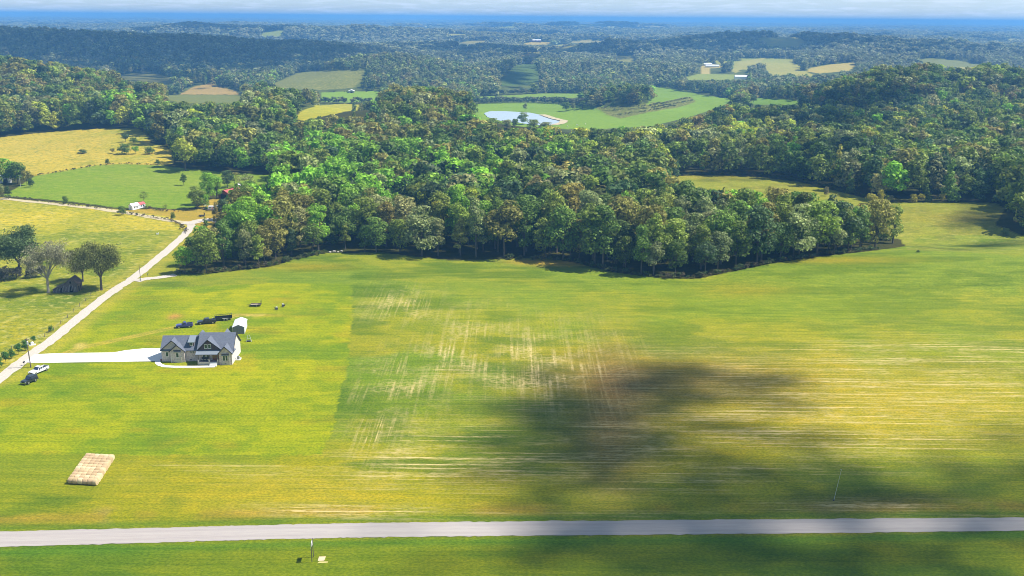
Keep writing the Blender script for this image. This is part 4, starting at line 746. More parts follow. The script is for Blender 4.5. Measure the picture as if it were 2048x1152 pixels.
for k in range(4):
    me_b = MB(); rr = random.Random(k); n = 22; segs = [(-.5, .86), (-.44, .97), (-.15, 1.012), (.15, 1.0), (.44, .97), (.5, .86)]
    rings = [[(x_*bl*.93, math.cos(2*math.pi*i/n)*br*q*(1+rr.uniform(-.015, .015)), max(-br*.93, math.sin(2*math.pi*i/n)*br*q)) for i in range(n)] for x_, q in segs]
    vs = [p for rg in rings for p in rg]; fs = [(j*n+i, j*n+(i+1) % n, (j+1)*n+(i+1) % n, (j+1)*n+i) for j in range(len(segs)-1) for i in range(n)]
    me_b.add(vs, fs); c0 = len(me_b.v)
    for s_, off in ((-1, 0), (1, (len(segs)-1)*n)):      # coiled ends
        for q in (.62, .3): me_b.v += [(s_*(.5*bl*.93+(.025 if q == .3 else -.02)), math.cos(2*math.pi*i/n)*br*q, math.sin(2*math.pi*i/n)*br*q) for i in range(n)]
        o1 = len(me_b.v)-2*n; me_b.f += [(off+i, off+(i+1) % n, o1+(i+1) % n, o1+i) for i in range(n)]+[(o1+i, o1+(i+1) % n, o1+n+(i+1) % n, o1+n+i) for i in range(n)]+[tuple(o1+n+i for i in range(n))]
    bales.append(me_b)
NUM = ['front', 'second', 'third', 'fourth', 'fifth', 'sixth', 'seventh', 'eighth', 'ninth', 'rear']; proto = {}
for rw in range(10):
    for cl in range(6):
        k = random.randrange(4); key = (k, random.randrange(4))
        if key not in proto: proto[key] = bales[key[0]].build('hay_bale', hay_m[key[1]]); o = proto[key]
        else: o = proto[key].copy(); COL.objects.link(o)
        p = Af+ax*((cl+.5)/6)+rowv*(rw+.5)+np.array([random.uniform(-.04, .04), random.uniform(-.05, .05), 0]); o.location = (p[0], p[1], hz(p[0], p[1])+br*.93); o.rotation_euler = (random.choice([0, .0])+0, 0, ang+random.uniform(-.04, .04))
        tag(o, f"straw-coloured round bale in the {NUM[rw]} row of the block, {['leftmost', 'second from the left', 'third from the left', 'third from the right', 'second from the right', 'rightmost'][cl]}", 'hay bale', 'round hay bales packed in a block')
# ------------------------------------------------------------ the brick house
BRICK = mat('pale_brick', (.60, .50, .46), .9, n1=((1.6, 1.6, 3), .8, (.70, .64, .60)), n2=((2.6, 2.6, 5), .7, (.27, .20, .20)), bump=.3)
SHING = mat('grey_shingles', (.105, .12, .16), .85, n1=((2.5, 2.5, 2.5), .6, (.16, .175, .215)), n2=((.7, 6, 6), .5, (.07, .08, .11)), bump=.3)
METR = mat('light_metal_roof', (.26, .30, .34), .45, .3); BROWN = mat('brown_siding', (.105, .065, .055), .85, n1=((.5, .5, 12), .5, (.07, .042, .036)))
TRIM = mat('dark_trim', (.025, .018, .025), .6); WTRIM = mat('white_trim', (.78, .76, .72), .5); GLASS = mat('window_glass', (.02, .05, .03), .08, spec=.8); DOORW = mat('varnished_door', (.28, .075, .018), .35, coat=.4); DECK = mat('deck_boards', (.30, .24, .26), .8); STONE = mat('limestone', (.58, .53, .45), .85, n1=((2, 2, 2), .4, (.45, .40, .33))); SIDEW = mat('sunlit_side', (.66, .60, .55), .9, n1=((3.3, 3.3, 9), .5, (.5, .44, .40)))  # SIDEW: sunlit brightness of the side walls put into the colour
HA = R(3.0); hg = G1(324.5, 723.2); house = thing('brick_house', 'pale brick house with slate grey gabled roofs and a porch, beside the white driveway', 'house', hg, HA)
def gslab(name, m, p0, p1, p2, p3, t=.14, parent=None, cls='roof'):
    """roof slope: four corners with thickness"""
    return MB().slab([p0, p1, p2, p3], t).build(name, m, parent or house)
def window(x, y, z, w, h, n=1, frame=WTRIM, parent=None, side='y'):
    f = MB(); g = MB(); e = .09; pw = w/n
    f.box(x-w/2-e, x+w/2+e, y-.07, y+.02, z-e*1.4, z).box(x-w/2-e, x+w/2+e, y-.07, y+.02, z+h, z+h+e).box(x-w/2-e, x-w/2, y-.06, y+.02, z, z+h).box(x+w/2, x+w/2+e, y-.06, y+.02, z, z+h)
    for k in range(1, n): f.box(x-w/2+k*pw-.07, x-w/2+k*pw+.07, y-.06, y+.02, z, z+h)
    wn_ = f.build('window', frame, parent or house); g.box(x-w/2, x+w/2, y-.03, y+.01, z, z+h).build('pane', GLASS, wn_); return wn_
def gable_front(x0, x1, xa, y0, ze, za, yb, m, base=0, ov=.35, oy=.35, t=.16, zb=None):
    """front-facing gable: wall plus two slopes whose ridge runs back to yb"""
    MB().extr([(x0, base), (x1, base), (x1, ze-.1), (xa, za-.22), (x0, ze-.1)], 'y', y0, y0+.25).build('gable_wall', m, house)
    sl_ = (za-ze)/(xa-x0+0.0); sr = (za-ze)/(x1-xa)
    gslab('roof', SHING, (x0-ov, y0-oy, ze-sl_*ov), (xa, y0-oy, za), (xa, yb, za), (x0-ov, yb-(0), ze-sl_*ov), t)
    gslab('roof', SHING, (xa, y0-oy, za), (x1+ov, y0-oy, ze-sr*ov), (x1+ov, yb, ze-sr*ov), (xa, yb, za), t)
    f = MB()
    for a, b in (((x0-ov, ze-sl_*ov), (xa, za)), ((xa, za), (x1+ov, ze-sr*ov))):
        f.add([(a[0], y0-oy-.05, a[1]+.03), (b[0], y0-oy-.05, b[1]+.03), (b[0], y0-oy-.05, b[1]-.26), (a[0], y0-oy-.05, a[1]-.26), (a[0], y0-oy-.002, a[1]+.03), (b[0], y0-oy-.002, b[1]+.03), (b[0], y0-oy-.002, b[1]-.26), (a[0], y0-oy-.002, a[1]-.26)], [(0, 1, 2, 3), (4, 7, 6, 5), (0, 4, 5, 1), (3, 2, 6, 7)])
    f.build('bargeboard', TRIM, house)
# walls (body blocks)
MB().box(0, 10.75, .12, 8, -.2, 3.7).build('wall', BRICK, house)
MB().box(2.75, 6.75, -.85, .12, -.2, 3.68).build('wall', BRICK, house)
MB().box(10.9, 20.8, -1.6, 8.2, -.2, 3.95).build('wall', BRICK, house)
MB().box(17.2, 20.82, -3.2, -1.6, -.2, 3.75).build('wall', BRICK, house)
# main roofs, ridge along the front
def sides(x0, x1, yf, zf, yr, zr, yb, zb, m=SHING, ov=.3):
    gslab('roof', m, (x0-ov, yf, zf), (x1+ov, yf, zf), (x1+ov, yr, zr), (x0-ov, yr, zr), .18); gslab('roof', m, (x0-ov, yr, zr), (x1+ov, yr, zr), (x1+ov, yb, zb), (x0-ov, yb, zb), .18)
sides(0, 10.9, -.35, 3.45, 3.6, 6.85, 8.4, 3.2); sides(10.9, 20.8, -2.0, 3.75, 3.1, 7.85, 8.6, 3.45)
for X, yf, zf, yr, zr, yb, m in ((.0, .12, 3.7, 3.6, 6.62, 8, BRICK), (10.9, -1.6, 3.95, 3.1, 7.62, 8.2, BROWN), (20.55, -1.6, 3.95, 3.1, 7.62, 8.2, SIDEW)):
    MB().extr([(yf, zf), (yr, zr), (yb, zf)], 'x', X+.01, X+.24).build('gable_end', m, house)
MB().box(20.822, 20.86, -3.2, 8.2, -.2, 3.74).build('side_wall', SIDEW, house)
MB().add([(21.1, -2.0, 3.78), (21.1, 3.1, 7.88), (21.1, 8.6, 3.48), (21.1, 8.6, 3.2), (21.1, 3.1, 7.58), (21.1, -2.0, 3.48), (21.16, -2.0, 3.78), (21.16, 3.1, 7.88), (21.16, 8.6, 3.48), (21.16, 8.6, 3.2), (21.16, 3.1, 7.58), (21.16, -2.0, 3.48)], [(0, 1, 4, 5), (1, 2, 3, 4), (6, 11, 10, 7), (7, 10, 9, 8), (0, 6, 7, 1), (1, 7, 8, 2), (5, 4, 10, 11), (4, 3, 9, 10)]).build('bargeboard', TRIM, house)
gable_front(0, 6.3, 3.15, 0, 3.75, 6.55, 3.5, BRICK)
gable_front(2.75, 6.75, 4.75, -.87, 3.7, 5.45, 2.1, BRICK)
gable_front(11.1, 17.3, 13.9, -1.65, 4.45, 7.2, 3.0, BROWN, base=3.9)
gable_front(17.2, 20.82, 18.95, -3.22, 3.75, 5.6, 1.0, BRICK)
gable_rear = MB().extr([(15.0, 4), (19.0, 4), (17.0, 6.75)], 'y', 8.2, 9.6).build('gable_wall', SIDEW, house)
gslab('roof', SHING, (14.8, 3.5, 3.9), (17.0, 3.5, 6.95), (17.0, 9.9, 6.95), (14.8, 9.9, 3.9)); gslab('roof', SHING, (17.0, 3.5, 6.95), (19.2, 3.5, 3.9), (19.2, 9.9, 3.9), (17.0, 9.9, 6.95))
gslab('roof', SHING, (8.3, 3.7, 5.2), (10.3, 3.7, 7.35), (10.3, 7.4, 7.35), (8.3, 7.4, 5.2)); gslab('roof', SHING, (10.3, 3.7, 7.35), (12.3, 3.7, 5.2), (12.3, 7.4, 5.2), (10.3, 7.4, 7.35))
# dormer
dm = MB().box(7.85, 9.2, .75, 3.0, 4.2, 5.75).build('dormer', BROWN, house); gslab('dormer_roof', METR, (7.55, .35, 5.7), (9.5, .35, 5.7), (9.5, 3.5, 6.85), (7.55, 3.5, 6.85), .12, dm); window(8.5, .74, 4.65, .62, .85, parent=dm)
# windows and trim
window(1.55, -.01, 1.6, .62, 1.3); window(4.75, -.88, 1.55, .70, 1.3); window(8.45, .1, 2.6, .34, .55, frame=STONE); window(9.05, .1, 2.6, .34, .55, frame=STONE)
window(13.25, -1.68, 4.5, .72, 1.15); window(14.3, -1.68, 4.5, .72, 1.15); window(18.95, -3.25, 1.25, 1.35, 1.5, 2)
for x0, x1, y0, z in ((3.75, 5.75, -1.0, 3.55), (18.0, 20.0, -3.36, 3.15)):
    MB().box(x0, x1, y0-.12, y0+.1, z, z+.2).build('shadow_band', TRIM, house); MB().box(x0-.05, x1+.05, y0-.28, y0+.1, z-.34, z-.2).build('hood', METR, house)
b = MB()
for xq, yq in ((6.9, .02), (3.0, -.95), (10.62, .0), (20.2, -3.3)): b.box(xq-.05, xq+.05, yq-.08, yq-.01, 0, 3.6)
b.build('downpipe', WTRIM, house)
MB().box(3.9, 5.6, -1.0, -.86, .0, .95).build('window_bench', STONE, house); MB().box(5.65, 5.95, -1.05, -.86, 0, 1.9).build('pilaster', STONE, house); MB().box(20.0, 20.3, -3.32, -3.2, 0, 1.7).build('pilaster', STONE, house)
MB().box(18.0, 19.9, -3.34, -3.2, .0, .8).build('window_bench', STONE, house)
# porch
MB().box(11.0, 16.9, -3.2, -1.6, .0, .88).build('porch_base', STONE, house); MB().box(10.95, 17.2, -3.25, -1.6, .885, .93).build('porch_floor', DECK, house)
gslab('porch_roof', METR, (10.6, -3.7, 3.3), (17.15, -3.7, 3.3), (17.15, -1.62, 3.95), (10.6, -1.62, 3.95), .1); MB().box(10.6, 17.15, -3.74, -3.6, 3.1, 3.28).build('porch_beam', TRIM, house)
for q in (11.25, 14.35, 16.75): cq = MB().box(q-.1, q+.1, -3.15, -2.95, 1.6, 3.15).build('porch_column', WOOD, house); MB().box(q-.2, q+.2, -3.24, -2.86, .93, 1.6).build('plinth', STONE, cq)
window(12.6, -1.62, 1.3, .75, 1.75); window(13.65, -1.62, 1.3, .75, 1.75)
dr = MB().box(14.95, 16.75, -1.68, -1.6, .93, 3.0).build('door', DOORW, house); MB().box(15.1, 15.75, -1.72, -1.69, 1.5, 2.8).box(15.95, 16.6, -1.72, -1.69, 1.5, 2.8).build('door_pane', mat('amber_glass', (.22, .13, .05), .1), dr); MB().cyl((15.8, -1.78, 1.9), (15.8, -1.78, 2.2), .02).build('handle', BLACK, dr)
st_ = MB()
for k in range(5): st_.box(14.6, 16.6, -3.26-.32*(5-k), -3.26-.32*(4-k)+.0, -.1, .17*(k+1))
st_.build('steps', conc, house)
MB().box(8.0, 8.5, .06, .11, .35, .6).build('vent', TRIM, house); MB().box(18.7, 19.2, -3.36, -3.345, .2, .42).build('vent', TRIM, house)
sp_ = MB().box(20.86, 22.3, .5, 2.6, -.1, .12).build('side_pad', conc, house)
M_ = house.matrix_world
def hpt(x, y, z=0): return Vector((hg[0]+x*math.cos(HA)-y*math.sin(HA), hg[1]+x*math.sin(HA)+y*math.cos(HA), hg[2]+z))
ac_ = thing('air_conditioner', 'grey air conditioner unit on the white pad right of the house', 'air conditioner', hpt(21.65, 1.3, .12), HA)
MB().box(-.42, .42, -.42, .42, 0, .85).build('casing', GREYM, ac_, bevel=.04); MB().cyl((0, 0, .85), (0, 0, .9), .34, .34, 16).build('fan_grille', BLACK, ac_)
b = MB()
for k in range(6): b.box(-.36, .36, -.435, -.422, .12+.11*k, .17+.11*k)
b.build('vent_slats', BLACK, ac_)
CH = mat('wicker', (.035, .03, .03), .8); CUSH = mat('cream_cushion', (.62, .52, .42), .9)
for q, lab in ((12.2, 'cushioned porch chair at the left of the porch, by the first window'), (13.0, 'cushioned porch chair in the middle of the porch, before the windows'), (13.85, 'cushioned porch chair nearest the front door')):
    c_ = thing('porch_chair', lab, 'chair', hpt(q, -2.25, .93), HA, 'chairs on the house porch'); MB().box(-.3, .3, -.3, .3, .3, .42).build('seat', CH, c_); MB().box(-.3, .3, .24, .32, .42, 1.0).build('backrest', CH, c_); MB().box(-.26, .26, -.28, .22, .42, .52).build('cushion', CUSH, c_)
    for s1 in (-1, 1):
        for s2 in (-1, 1): MB().box(s1*.27-.03, s1*.27+.03, s2*.27-.03, s2*.27+.03, 0, .3).build('leg', CH, c_)
o = MB().cyl((0, 0, 0), (0, 0, .45), .22, .28, 10).build('plant_pot', mat('terracotta', (.30, .12, .06), .8)); o.location = hpt(-.45, .6, .02); tag(o, 'dark reddish pot at the left corner of the house by the driveway', 'pot')
# ------------------------------------------------------------ metal shed
g = G1(466.0, 668.5); sh = thing('metal_shed', 'white-roofed metal shed with grey ribbed front behind the right end of the house', 'shed', g, R(9))
RIB = mat('ribbed_grey_metal', (.24, .235, .25), .6, n1=((9, 9, .3), .7, (.15, .14, .15))); WMET = mat('white_metal', (.80, .81, .84), .4, .1)
w_, l_, e_, a_ = 3.6, 8.4, 2.3, 3.05
MB().extr([(0, 0), (w_, 0), (w_, e_), (w_/2, a_-.05), (0, e_)], 'y', 0, .06).build('front_wall', RIB, sh); MB().box(w_-.05, w_, .06, l_, 0, e_).box(0, .05, .06, l_, 0, e_).box(.05, w_-.05, l_-.05, l_, 0, e_).build('wall', WMET, sh)
for s1 in (0, 1):
    xa, xb = (-.18, w_/2) if s1 == 0 else (w_/2, w_+.18); za, zb = (e_-.06, a_) if s1 == 0 else (a_, e_-.06)
    MB().slab([(xa, -.15, za+.04), (xb, -.15, zb+.04), (xb, l_+.15, zb+.04), (xa, l_+.15, za+.04)], .05).build('roof', WMET, sh)
MB().box(-.02, .1, -.03, -.001, 0, e_).box(w_-.1, w_+.02, -.03, -.001, 0, e_).build('corner_trim', WTRIM, sh)
b = MB()
for k in range(14): b.box(.13+.25*k, .16+.25*k, -.025, -.002, .05, e_-.05)
b.build('rib', mat('dark_rib', (.10, .10, .11), .6), sh)
# ------------------------------------------------------------ vehicles
TYRE = mat('tyre', (.02, .02, .02), .85); RIM = mat('rim', (.45, .45, .47), .3, .8); AGL = mat('car_glass', (.03, .04, .09), .05, spec=.9); HL = mat('headlight_glass', (.75, .78, .85), .15); TL = mat('tail_light_red', (.4, .02, .02), .3); CHR = mat('chrome', (.6, .6, .62), .2, 1)
def wheel(parent, x, y, r=.38, w=.26):
    t = MB().cyl((x, y-w/2, r), (x, y+w/2, r), r, r, 18).build('wheel', TYRE, parent); s_ = 1 if y > 0 else -1; MB().cyl((x, y+s_*w/2, r), (x, y+s_*(w/2+.015), r), r*.62, r*.55, 14).build('rim', RIM, t)
def pickup(name, lab, px, py, rz, col_, kind='pickup', L_=5.7):
    g = G1(px, py); t = thing(name, lab, 'pickup truck' if kind == 'pickup' else 'car', g, rz); P = mat('paint_'+name, col_, .3, .1, coat=.8); W_ = .98; x0 = -L_/2; x1 = L_/2
    if kind == 'pickup':
        low = [(x0, .5), (x0, 1.08), (x0+1.85, 1.12), (x1-1.75, 1.12), (x1-.35, 1.05), (x1, .85), (x1, .45)]
        cab = [(x0+1.95, 1.12), (x0+2.12, 1.80), (x0+2.35, 1.86), (x1-2.45, 1.85), (x1-1.75, 1.13)]; c0, c1 = x0+1.95, x1-1.75
    else:
        low = [(x0, .5), (x0, 1.12), (x1-1.5, 1.15), (x1-.1, 1.08), (x1, .9), (x1, .45)]
        cab = [(x0+.05, 1.12), (x0+.12, 1.82), (x0+.3, 1.88), (x1-1.95, 1.86), (x1-1.55, 1.15)]; c0, c1 = x0+.1, x1-1.55
    b = MB()
    if kind == 'pickup':
        b.extr([p for p in low if 1] , 'y', -W_+.0, W_)
        bd = b.build('body', P, t, bevel=.05)
        MB().box(x0+.12, x0+1.85, -W_+.12, W_-.12, 1.10, 1.125).build('bed', BLACK, t); MB().box(x0+.02, x0+1.9, -W_, -W_+.1, 1.1, 1.3).box(x0+.02, x0+1.9, W_-.1, W_, 1.1, 1.3).box(x0+.02, x0+.1, -W_+.1, W_-.1, 1.1, 1.3).build('bed_side', P, t)
    else: b.extr(low, 'y', -W_, W_).build('body', P, t, bevel=.05)
    MB().extr(cab, 'y', -W_+.12, W_-.12).build('cab', P, t, bevel=.05)
    g_ = MB(); zc0, zc1 = 1.22, 1.72
    for s_ in (-1, 1):
        y_ = s_*(W_-.115)
        for a, c in ((c0+.3, (c0+c1)/2-.08), ((c0+c1)/2+.02, c1-.52)): g_.box(a, c, min(y_, y_+s_*.02), max(y_, y_+s_*.02), zc0, zc1)
    g_.build('side_window', AGL, t)
    p0 = cab[-2]; p1 = cab[-1]; nx, nz_ = (p0[1]-p1[1]), (p1[0]-p0[0]); q = math.hypot(nx, nz_); nx, nz_ = nx/q*.03, nz_/q*.03
    a = (p0[0]*.92+p1[0]*.08+nx, p0[1]*.92+p1[1]*.08+nz_); c = (p0[0]*.1+p1[0]*.9+nx, p0[1]*.1+p1[1]*.9+nz_)
    MB().slab([(a[0], -.74, a[1]), (a[0], .74, a[1]), (c[0], .8, c[1]), (c[0], -.8, c[1])], .02).build('windscreen', AGL, t)
    MB().box(cab[0][0]-.03+(.06 if kind != 'pickup' else .02), cab[0][0]+.02, -.65, .65, 1.3, 1.68).build('rear_window', AGL, t)
    MB().box(x1-.02, x1+.1, -W_+.02, W_-.02, .38, .6).build('front_bumper', CHR, t); MB().box(x0-.1, x0+.02, -W_+.02, W_-.02, .42, .62).build('rear_bumper', CHR, t); MB().box(x1-.01, x1+.02, -.5, .5, .62, .92).build('grille', BLACK, t)
    for s_ in (-1, 1):
        MB().box(x1-.06, x1+.025, s_*.78-.16, s_*.78+.16, .7, .88).build('headlight', HL, t); MB().box(x0-.02, x0+.04, s_*.88-.08, s_*.88+.08, .72, 1.05).build('tail_light', TL, t)
        MB().box(c1-.62, c1-.45, s_*(W_+.08)-.1, s_*(W_+.08)+.1, 1.15, 1.32).build('mirror', BLACK, t)
        for xw in (x0+1.05, x1-.95): wheel(t, xw, s_*(W_-.1), .40 if kind != 'suv' else .42)
    return t
pickup('white_pickup', 'white pickup truck parked on the grass beside the driveway entrance', 78.0, 745, R(248), (.80, .80, .82))
t = pickup('black_offroader', 'black boxy off-road car parked just in front of the white pickup', 59.5, 765, R(250), (.02, .024, .03), 'suv', 4.4)
MB().cyl((-2.2, 0, .95), (-2.42, 0, .95), .38, .38, 16).build('spare_wheel', TYRE, t)
pickup('blue_pickup', 'dark blue pickup parked alone at the left on the worn track', 369, 654.5, R(196), (.05, .05, .26), 'pickup', 5.2)
pickup('black_pickup', 'black pickup truck hitched to the long black trailer', 413.5, 647, R(198), (.012, .013, .03), 'pickup', 5.9)
g = G1(446, 640); t = thing('livestock_trailer', 'long black high-sided trailer hitched behind the black pickup', 'trailer', g, R(198)); BK = mat('black_trailer_paint', (.014, .015, .022), .35, coat=.5)
MB().box(-2.9, 2.6, -1.05, 1.05, .62, .78).build('bed', BK, t); b = MB()
for s_ in (-1, 1):
    b.box(-2.9, 2.6, s_*1.02-.03, s_*1.02+.03, .78, 1.25).box(-2.9, 2.6, s_*1.02-.04, s_*1.02+.04, 1.62, 1.72)
    for k in range(9): b.box(-2.9+.68*k, -2.84+.68*k, s_*1.02-.05, s_*1.02+.05, .78, 1.7)
b.build('side_rail', BK, t); MB().box(2.52, 2.6, -1, 1, .78, 1.72).build('headboard', BK, t); MB().box(-2.94, -2.86, -1, 1, .78, 2.0).build('tailgate', BK, t)
MB().cyl((2.6, -.7, .6), (4.0, 0, .55), .07).cyl((2.6, .7, .6), (4.0, 0, .55), .07).cyl((3.9, 0, .0), (3.9, 0, .6), .05).build('drawbar', BK, t); MB().box(2.75, 3.35, -.3, .3, .6, 1.0).build('toolbox', GREYM, t)
MB().box(-1.7, .2, -1.3, -1.06, .78, .86).box(-1.7, .2, 1.06, 1.3, .78, .86).build('mudguard', GREYM, t)
for xw in (-1.25, -.3):
    for s_ in (-1, 1): wheel(t, xw, s_*1.17, .36, .22)
g = G1(511, 612); t = thing('utility_trailer', 'small flat trailer with plank deck and raised mesh ramp on the lawn', 'trailer', g, R(186))
MB().box(-1.9, 1.6, -.95, .95, .5, .58).build('deck', mat('plank_deck', (.42, .34, .24), .9, n1=((.4, 6, 1), .5, (.3, .23, .16))), t); MB().box(-1.92, 1.62, -.99, -.93, .42, .78).box(-1.92, 1.62, .93, .99, .42, .78).box(1.58, 1.64, -.93, .93, .42, .78).build('side_rail', BK, t)
b = MB().box(-1.98, -1.92, -.95, -.9, .5, 2.1).box(-1.98, -1.92, .9, .95, .5, 2.1).box(-1.98, -1.92, -.9, .9, 2.04, 2.1)
for k in range(9): b.box(-1.97, -1.94, -.9, .9, .6+.16*k, .65+.16*k)
for k in range(7): b.box(-1.96, -1.95, -.75+.25*k, -.72+.25*k, .55, 2.05)
b.build('ramp', BK, t); MB().cyl((1.6, -.6, .45), (2.9, 0, .45), .05).cyl((1.6, .6, .45), (2.9, 0, .45), .05).build('drawbar', BK, t)
for s_ in (-1, 1): wheel(t, -.5, s_*1.12, .33, .2)
def machine(px, py, rz, lab, colr, tall):
    g = G1(px, py); t = thing('garden_machine', lab, 'machine', g, rz, 'small machines on the lawn'); MB().box(-.5, .55, -.4, .4, .3, .75).build('engine_housing', mat(f'machine_{tall}', colr, .5), t, bevel=.05)
    MB().box(-.1, .45, -.28, .28, .75, .75+tall).build('hopper', GREYM, t, bevel=.03); MB().cyl((-.4, -.25, .7), (-1.0, -.25, 1.15), .03).cyl((-.4, .25, .7), (-1.0, .25, 1.15), .03).cyl((-1.0, -.27, 1.15), (-1.0, .27, 1.15), .03).build('handle', BLACK, t)
    for s_ in (-1, 1): wheel(t, .2, s_*.5, .28, .16)
machine(552.5, 619.5, R(20), 'small dark wheeled machine on the lawn, the nearer and left one of two', (.10, .10, .09), .35)
machine(567, 613.5, R(200), 'small dark wheeled machine on the lawn, the farther and right one of two', (.06, .055, .05), .45)
g = G1(498, 683); t = thing('frame_stand', 'small steel A-frame stand with a dark base right of the house', 'stand', g, R(15)); b = MB()
for s_ in (-1, 1): b.cyl((s_*.75, -.5, 0), (s_*.25, 0, 2.1), .05).cyl((s_*.75, .5, 0), (s_*.25, 0, 2.1), .05).cyl((s_*.5, -.25, 1.05), (s_*.5, .25, 1.05), .035)
b.cyl((-.3, 0, 2.1), (.3, 0, 2.1), .05).cyl((-.5, -.25, 1.05), (.5, -.25, 1.05), .035); b.build('frame', GREYM, t); MB().box(-.6, .5, -.45, .35, 0, .35).build('ballast_box', BK, t)
# ------------------------------------------------------------ old barn in the hollow
OLD = mat('grey_old_boards', (.115, .095, .095), .95, n1=((5, 5, .5), .8, (.04, .032, .035)), n2=((7, 7, .4), .5, (.22, .19, .18))); OLDR = mat('rusty_old_roof', (.09, .065, .055), .9, n1=((1.2, 1.2, 1.2), .8, (.17, .12, .09))); OLDW = mat('lighter_boards', (.24, .17, .10), .95, n1=((5, 5, .5), .8, (.09, .06, .04)))
g = G1(106, 585.5); t = thing('old_barn', 'collapsing grey wooden barn with a lean-to between the grey tree and the olive tree', 'barn', g, R(6))
MB().extr([(4.2, 0), (8.6, 0), (8.6, 3.2), (6.4, 5.2), (4.2, 3.2)], 'y', 0, .15).build('front_wall', OLD, t); MB().extr([(.0, 0), (4.2, 0), (4.2, 3.1), (.0, 1.2)], 'y', .1, .22).build('lean_to_wall', OLD, t)
MB().box(8.5, 8.64, .15, 5.6, 0, 3.2).box(4.2, 4.3, .15, 5.6, 0, 3.2).extr([(4.2, 0), (8.6, 0), (8.6, 3.2), (6.4, 5.2), (4.2, 3.2)], 'y', 5.5, 5.6).build('wall', OLDW, t); MB().box(0, .12, .2, 5.4, 0, 1.2).build('lean_to_side', OLD, t)
MB().slab([(6.4, -.3, 5.3), (9.0, -.3, 3.0), (9.1, 5.9, 2.8), (6.4, 5.9, 5.15)], .08).build('roof', OLDR, t); MB().slab([(4.0, -.3, 3.05), (6.4, -.3, 5.3), (6.4, 5.9, 5.15), (4.0, 5.9, 3.0)], .08).build('roof', OLDR, t); MB().slab([(-.3, -.1, 1.15), (4.15, -.1, 3.1), (4.15, 4.6, 3.0), (-.3, 5.6, 1.0)], .07).build('lean_to_roof', OLDR, t)
b = MB()
for a, c, z0, z1 in ((2.6, 3.4, 0, 1.7), (5.9, 7.0, .1, 2.2), (6.1, 6.7, 3.3, 4.1)): b.box(a, c, -.03, .0 if a > 4 else .09, z0, z1)
b.build('dark_opening', mat('dark_gap', (.01, .01, .01), 1), t)
b = MB(); rr = random.Random(4)
for k in range(16):
    a = .2+k*.52; top = (1.2+a*.42) if a < 4.2 else 3.1; b.box(a, a+.16, -.06, -.035, rr.uniform(.0, .7), top*rr.uniform(.6, .95))
b.build('loose_board', mat('silver_board', (.26, .23, .23), .9), t); MB().box(8.645, 8.67, 1.2, 2.2, .1, 2.0).box(8.645, 8.67, 3.4, 4.1, .1, 1.9).build('dark_opening', MATS['dark_gap'], t)
# ------------------------------------------------------------ garden sheds, farmyard, far farms
def shed(name, lab, px, py, rz, w, l, e, a, wm, rm, dm, cat='shed', group=None, door=True, z=0, lift=0):
    g = G1(px, py); t = thing(name, lab, cat, (g[0], g[1], g[2]+lift), rz, group)
    MB().extr([(-w/2, -.5), (w/2, -.5), (w/2, e), (0, a-.06), (-w/2, e)], 'y', 0, l).build('wall', wm, t); s_ = (a-e)/(w/2)
    for q in (-1, 1): MB().slab([(q*(w/2+.2), -.2, e-s_*.2+.05), (0, -.2, a+.05), (0, l+.2, a+.05), (q*(w/2+.2), l+.2, e-s_*.2+.05)], .07).build('roof', rm, t)
    if door: MB().box(-w*.18, w*.18, -.05, -.002, 0, min(e*.85, 2.4)).build('door', dm, t); MB().box(w/2+.002, w/2+.04, l*.25, l*.25+.7, e*.4, e*.75).box(w/2+.002, w/2+.04, l*.6, l*.6+.7, e*.4, e*.75).build('window', GLASS, t)
    return t
REDR = mat('faded_red_roof', (.52, .10, .10), .6, n1=((1, 1, 1), .5, (.40, .07, .07)))
shed('garden_shed', 'white garden shed with a white arched roof, left of the red-roofed one', 261.5, 420, R(-26), 2.7, 4.6, 2.1, 3.3, WMET, WMET, GREYM, group='two small sheds by the dirt track')
shed('garden_shed', 'white garden shed with a faded red roof, right of the all-white one', 275, 416.5, R(-26), 2.7, 4.2, 2.0, 2.9, WMET, REDR, GREYM, group='two small sheds by the dirt track')
RB = mat('red_barn_boards', (.15, .04, .03), .9, n1=((4, 4, .4), .5, (.25, .10, .07)))
t = shed('red_barn', 'long barn with a red metal roof and a dark open front, by the silo', 448.5, 398.2, R(-30), 8.5, 20, 3.1, 4.9, RB, REDR, BLACK, 'barn', door=False); MB().box(-2.6, 2.9, -.06, -.003, 0, 2.6).build('dark_opening', MATS['dark_gap'], t)
g = G1(478, 391); t = thing('silo', 'slim white silo behind the red barn', 'silo', g); MB().cyl((0, 0, -.3), (0, 0, 6.0), 1.15, 1.15, 20).build('tank', WHITE, t, smooth=False); MB().cyl((0, 0, 6.0), (0, 0, 6.5), 1.15, .75, 20).cyl((0, 0, 6.5), (0, 0, 6.75), .75, .1, 20).build('dome', GREYM, t)
g = G1(425.5, 421.5); t = thing('camper_trailer', 'white camper trailer with a blue lower band parked in the farmyard', 'camper', g, R(8)); MB().extr([(-2.2, .6), (2.1, .6), (2.3, 1.3), (2.0, 2.5), (-2.0, 2.55), (-2.3, 1.4)], 'y', -1.1, 1.1).build('body', WMET, t, bevel=.08); MB().box(-2.1, 2.1, -1.13, -1.105, .8, 1.15).build('stripe', mat('blue_band', (.10, .13, .35), .5), t)
MB().box(-1.6, -.7, -1.13, -1.106, 1.5, 2.05).box(.5, 1.5, -1.13, -1.106, 1.5, 2.05).build('window', AGL, t); MB().box(-.3, .3, -1.13, -1.106, .7, 2.25).build('door', mat('pink_panel', (.6, .3, .3), .5), t); MB().cyl((2.2, 0, .6), (3.2, 0, .5), .06).build('drawbar', BLACK, t)
for s_ in (-1, 1): wheel(t, -.1, s_*1.0, .34, .2)
